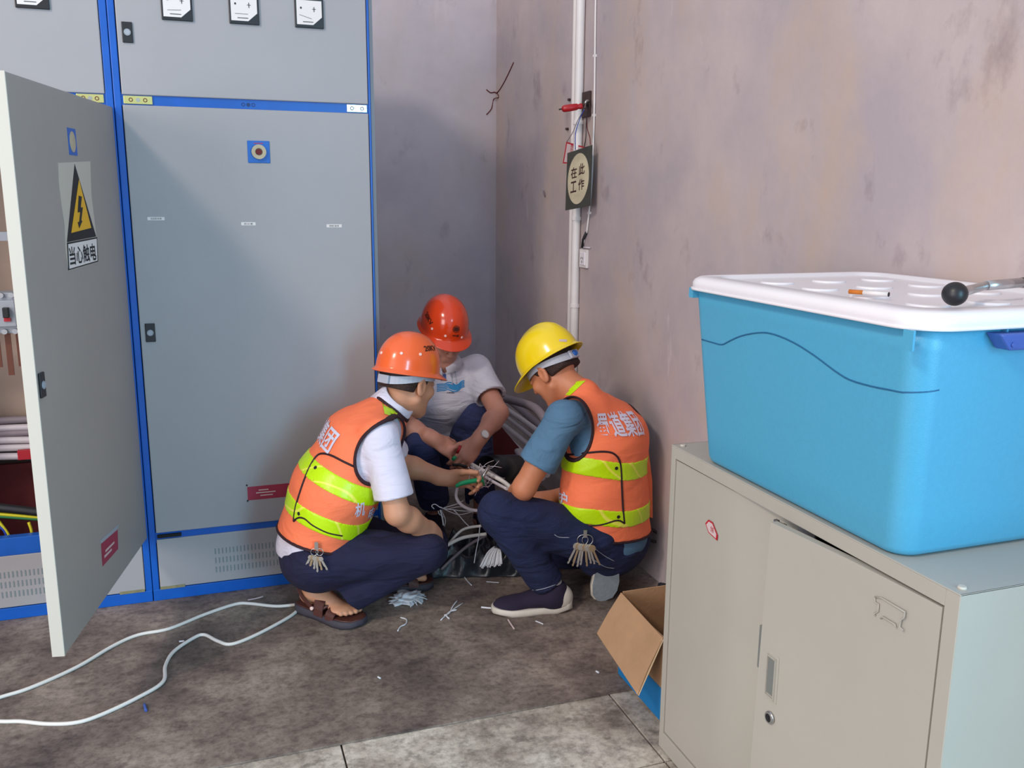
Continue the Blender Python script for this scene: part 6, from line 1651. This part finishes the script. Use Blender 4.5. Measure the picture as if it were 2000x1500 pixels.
r = hat_px(hb, [(1099, 665)])
if r:
    patch('hat_sticker', hb, [(1092, 663), (1107, 663), (1107, 668), (1092, 667)], 'tagwhite', hatC, 0.001, 4, 2)
h_, n_ = hit_px(bvh_of(trc), 1140, 1045)
keys_on((h_ if h_ is not None else PY(1140, 1045, 2.74)) + Vector((0, -0.012, 0.0)), 'large bunch of keys hanging at the hip of the blue jeans', 8, 5, 1.35)
# jeans stitching
btc = bvh_of(trc)
for pth in ([(1150, 1062), (1180, 1085), (1200, 1096)], [(1155, 1090), (1180, 1106), (1200, 1110)], [(1083, 1044), (1092, 1049), (1112, 1050)], [(1012, 1150), (1050, 1152), (1085, 1142)]):
    seam('stitching', btc, pth, 0.0011, 'band', trc, off=0.0006)
# shoes: near one flat on the mat, rear one on its toes with the sole showing
def knit_shoe(parent, heel, D, Z=(0, 0, 1), label=None):
    D = nrm(D); Z = A3(Z); Z = nrm(Z - D * (Z @ D)); X = np.cross(D, Z); heel = A3(heel); Rm = np.stack([D, X, Z], 1)
    f = lambda u, v, z: heel + D * u + X * v + Z * z
    S = Field()
    S.cone(f(0.052, 0, 0.085), f(0.05, 0, 0.05), 0.040, 0.041, 0.03); S.ell(f(0.045, 0, 0.05), (0.052, 0.036, 0.045), Rm, 0.02)
    S.cone(f(0.08, 0, 0.058), f(0.19, 0, 0.036), 0.040, 0.028, 0.03, X, 1.2); S.ell(f(0.215, 0, 0.030), (0.062, 0.046, 0.030), Rm, 0.02)
    S.plane(f(0, 0, 0.020), -Z)
    S.plane(f(0.04, 0, 0.108), Z)
    c = f(0.13, 0, 0.05); o = fobj('shoe', S, c - 0.24, c + 0.24, 0.0045, 'shoe', parent, 1, label)
    fv = lambda u, v, z: Vector(tuple(f(u, v, z)))
    pts = [(u * 1.02, v) for u, v in outline_sole(None, 1, 0, 0, 0.004)]
    def zz(u, base): return base + (0.010 if u > 0.24 else 0) + (0.012 if u < 0.03 else 0)
    def top(u): return 0.027 + 0.020 * max(0, 1 - u / 0.07) + 0.008 * max(0, (u - 0.2) / 0.08)
    bm = bmesh.new(); loft(bm, [[fv(u * 0.97 + 0.003, v * 0.93, zz(u, 0.0)) for u, v in pts], [fv(u, v, zz(u, 0.0) * 0.5 + 0.010) for u, v in pts], [fv(u * 0.985 + 0.002, v * 0.97, top(u)) for u, v in pts]]); sl = obj('shoe_sole', bm, 'shoesole', o)
    # pale heel counter
    C2 = Field()
    C2.ell(f(0.045, 0, 0.05), (0.0590, 0.0425, 0.054), Rm, 0.02); C2.plane(f(0, 0, 0.026), -Z); C2.plane(f(0.05, 0, 0.080), Z * 0.8 + D * 0.75); C2.plane(f(0.098, 0, 0.02), D * 0.9 + Z * 0.45)
    fobj('heel_counter', C2, c - 0.24, c + 0.24, 0.0045, 'shoesole', o, 1)
    return o, f
knit_shoe(pc, (1.180, 2.762, 0.0), (-0.968, 0.20, 0))
bm = bmesh.new(); a_, b_ = frame_of(Vector((0, 0, 1))); cc = Vector((1.115, 2.785, 0.108)); tube(bm, [cc + Vector((0.036 * math.cos(k * PI / 10), 0.036 * math.sin(k * PI / 10), 0)) for k in range(20)], 0.006, 8, closed=True); obj('sock', bm, 'white', pc)
so2, ff = knit_shoe(pc, (1.332, 2.735, 0.265), (-0.02, 0.20, -0.975), (0.15, 0.97, 0.2), label='rear shoe, grey tread turned to the camera')
bm = bmesh.new(); pts = outline_sole(None, 1, 0, 0, 0.003)
def sv(u, v, z): return Vector(tuple(ff(u, v * (0.75 if 0.06 < u < 0.14 else 1), z)))
loft(bm, [[sv(u * 0.97, v * 0.96, -0.006) for u, v in pts], [sv(u * 0.97, v * 0.96, 0.002) for u, v in pts]]); obj('tread', bm, 'treadsole', so2)
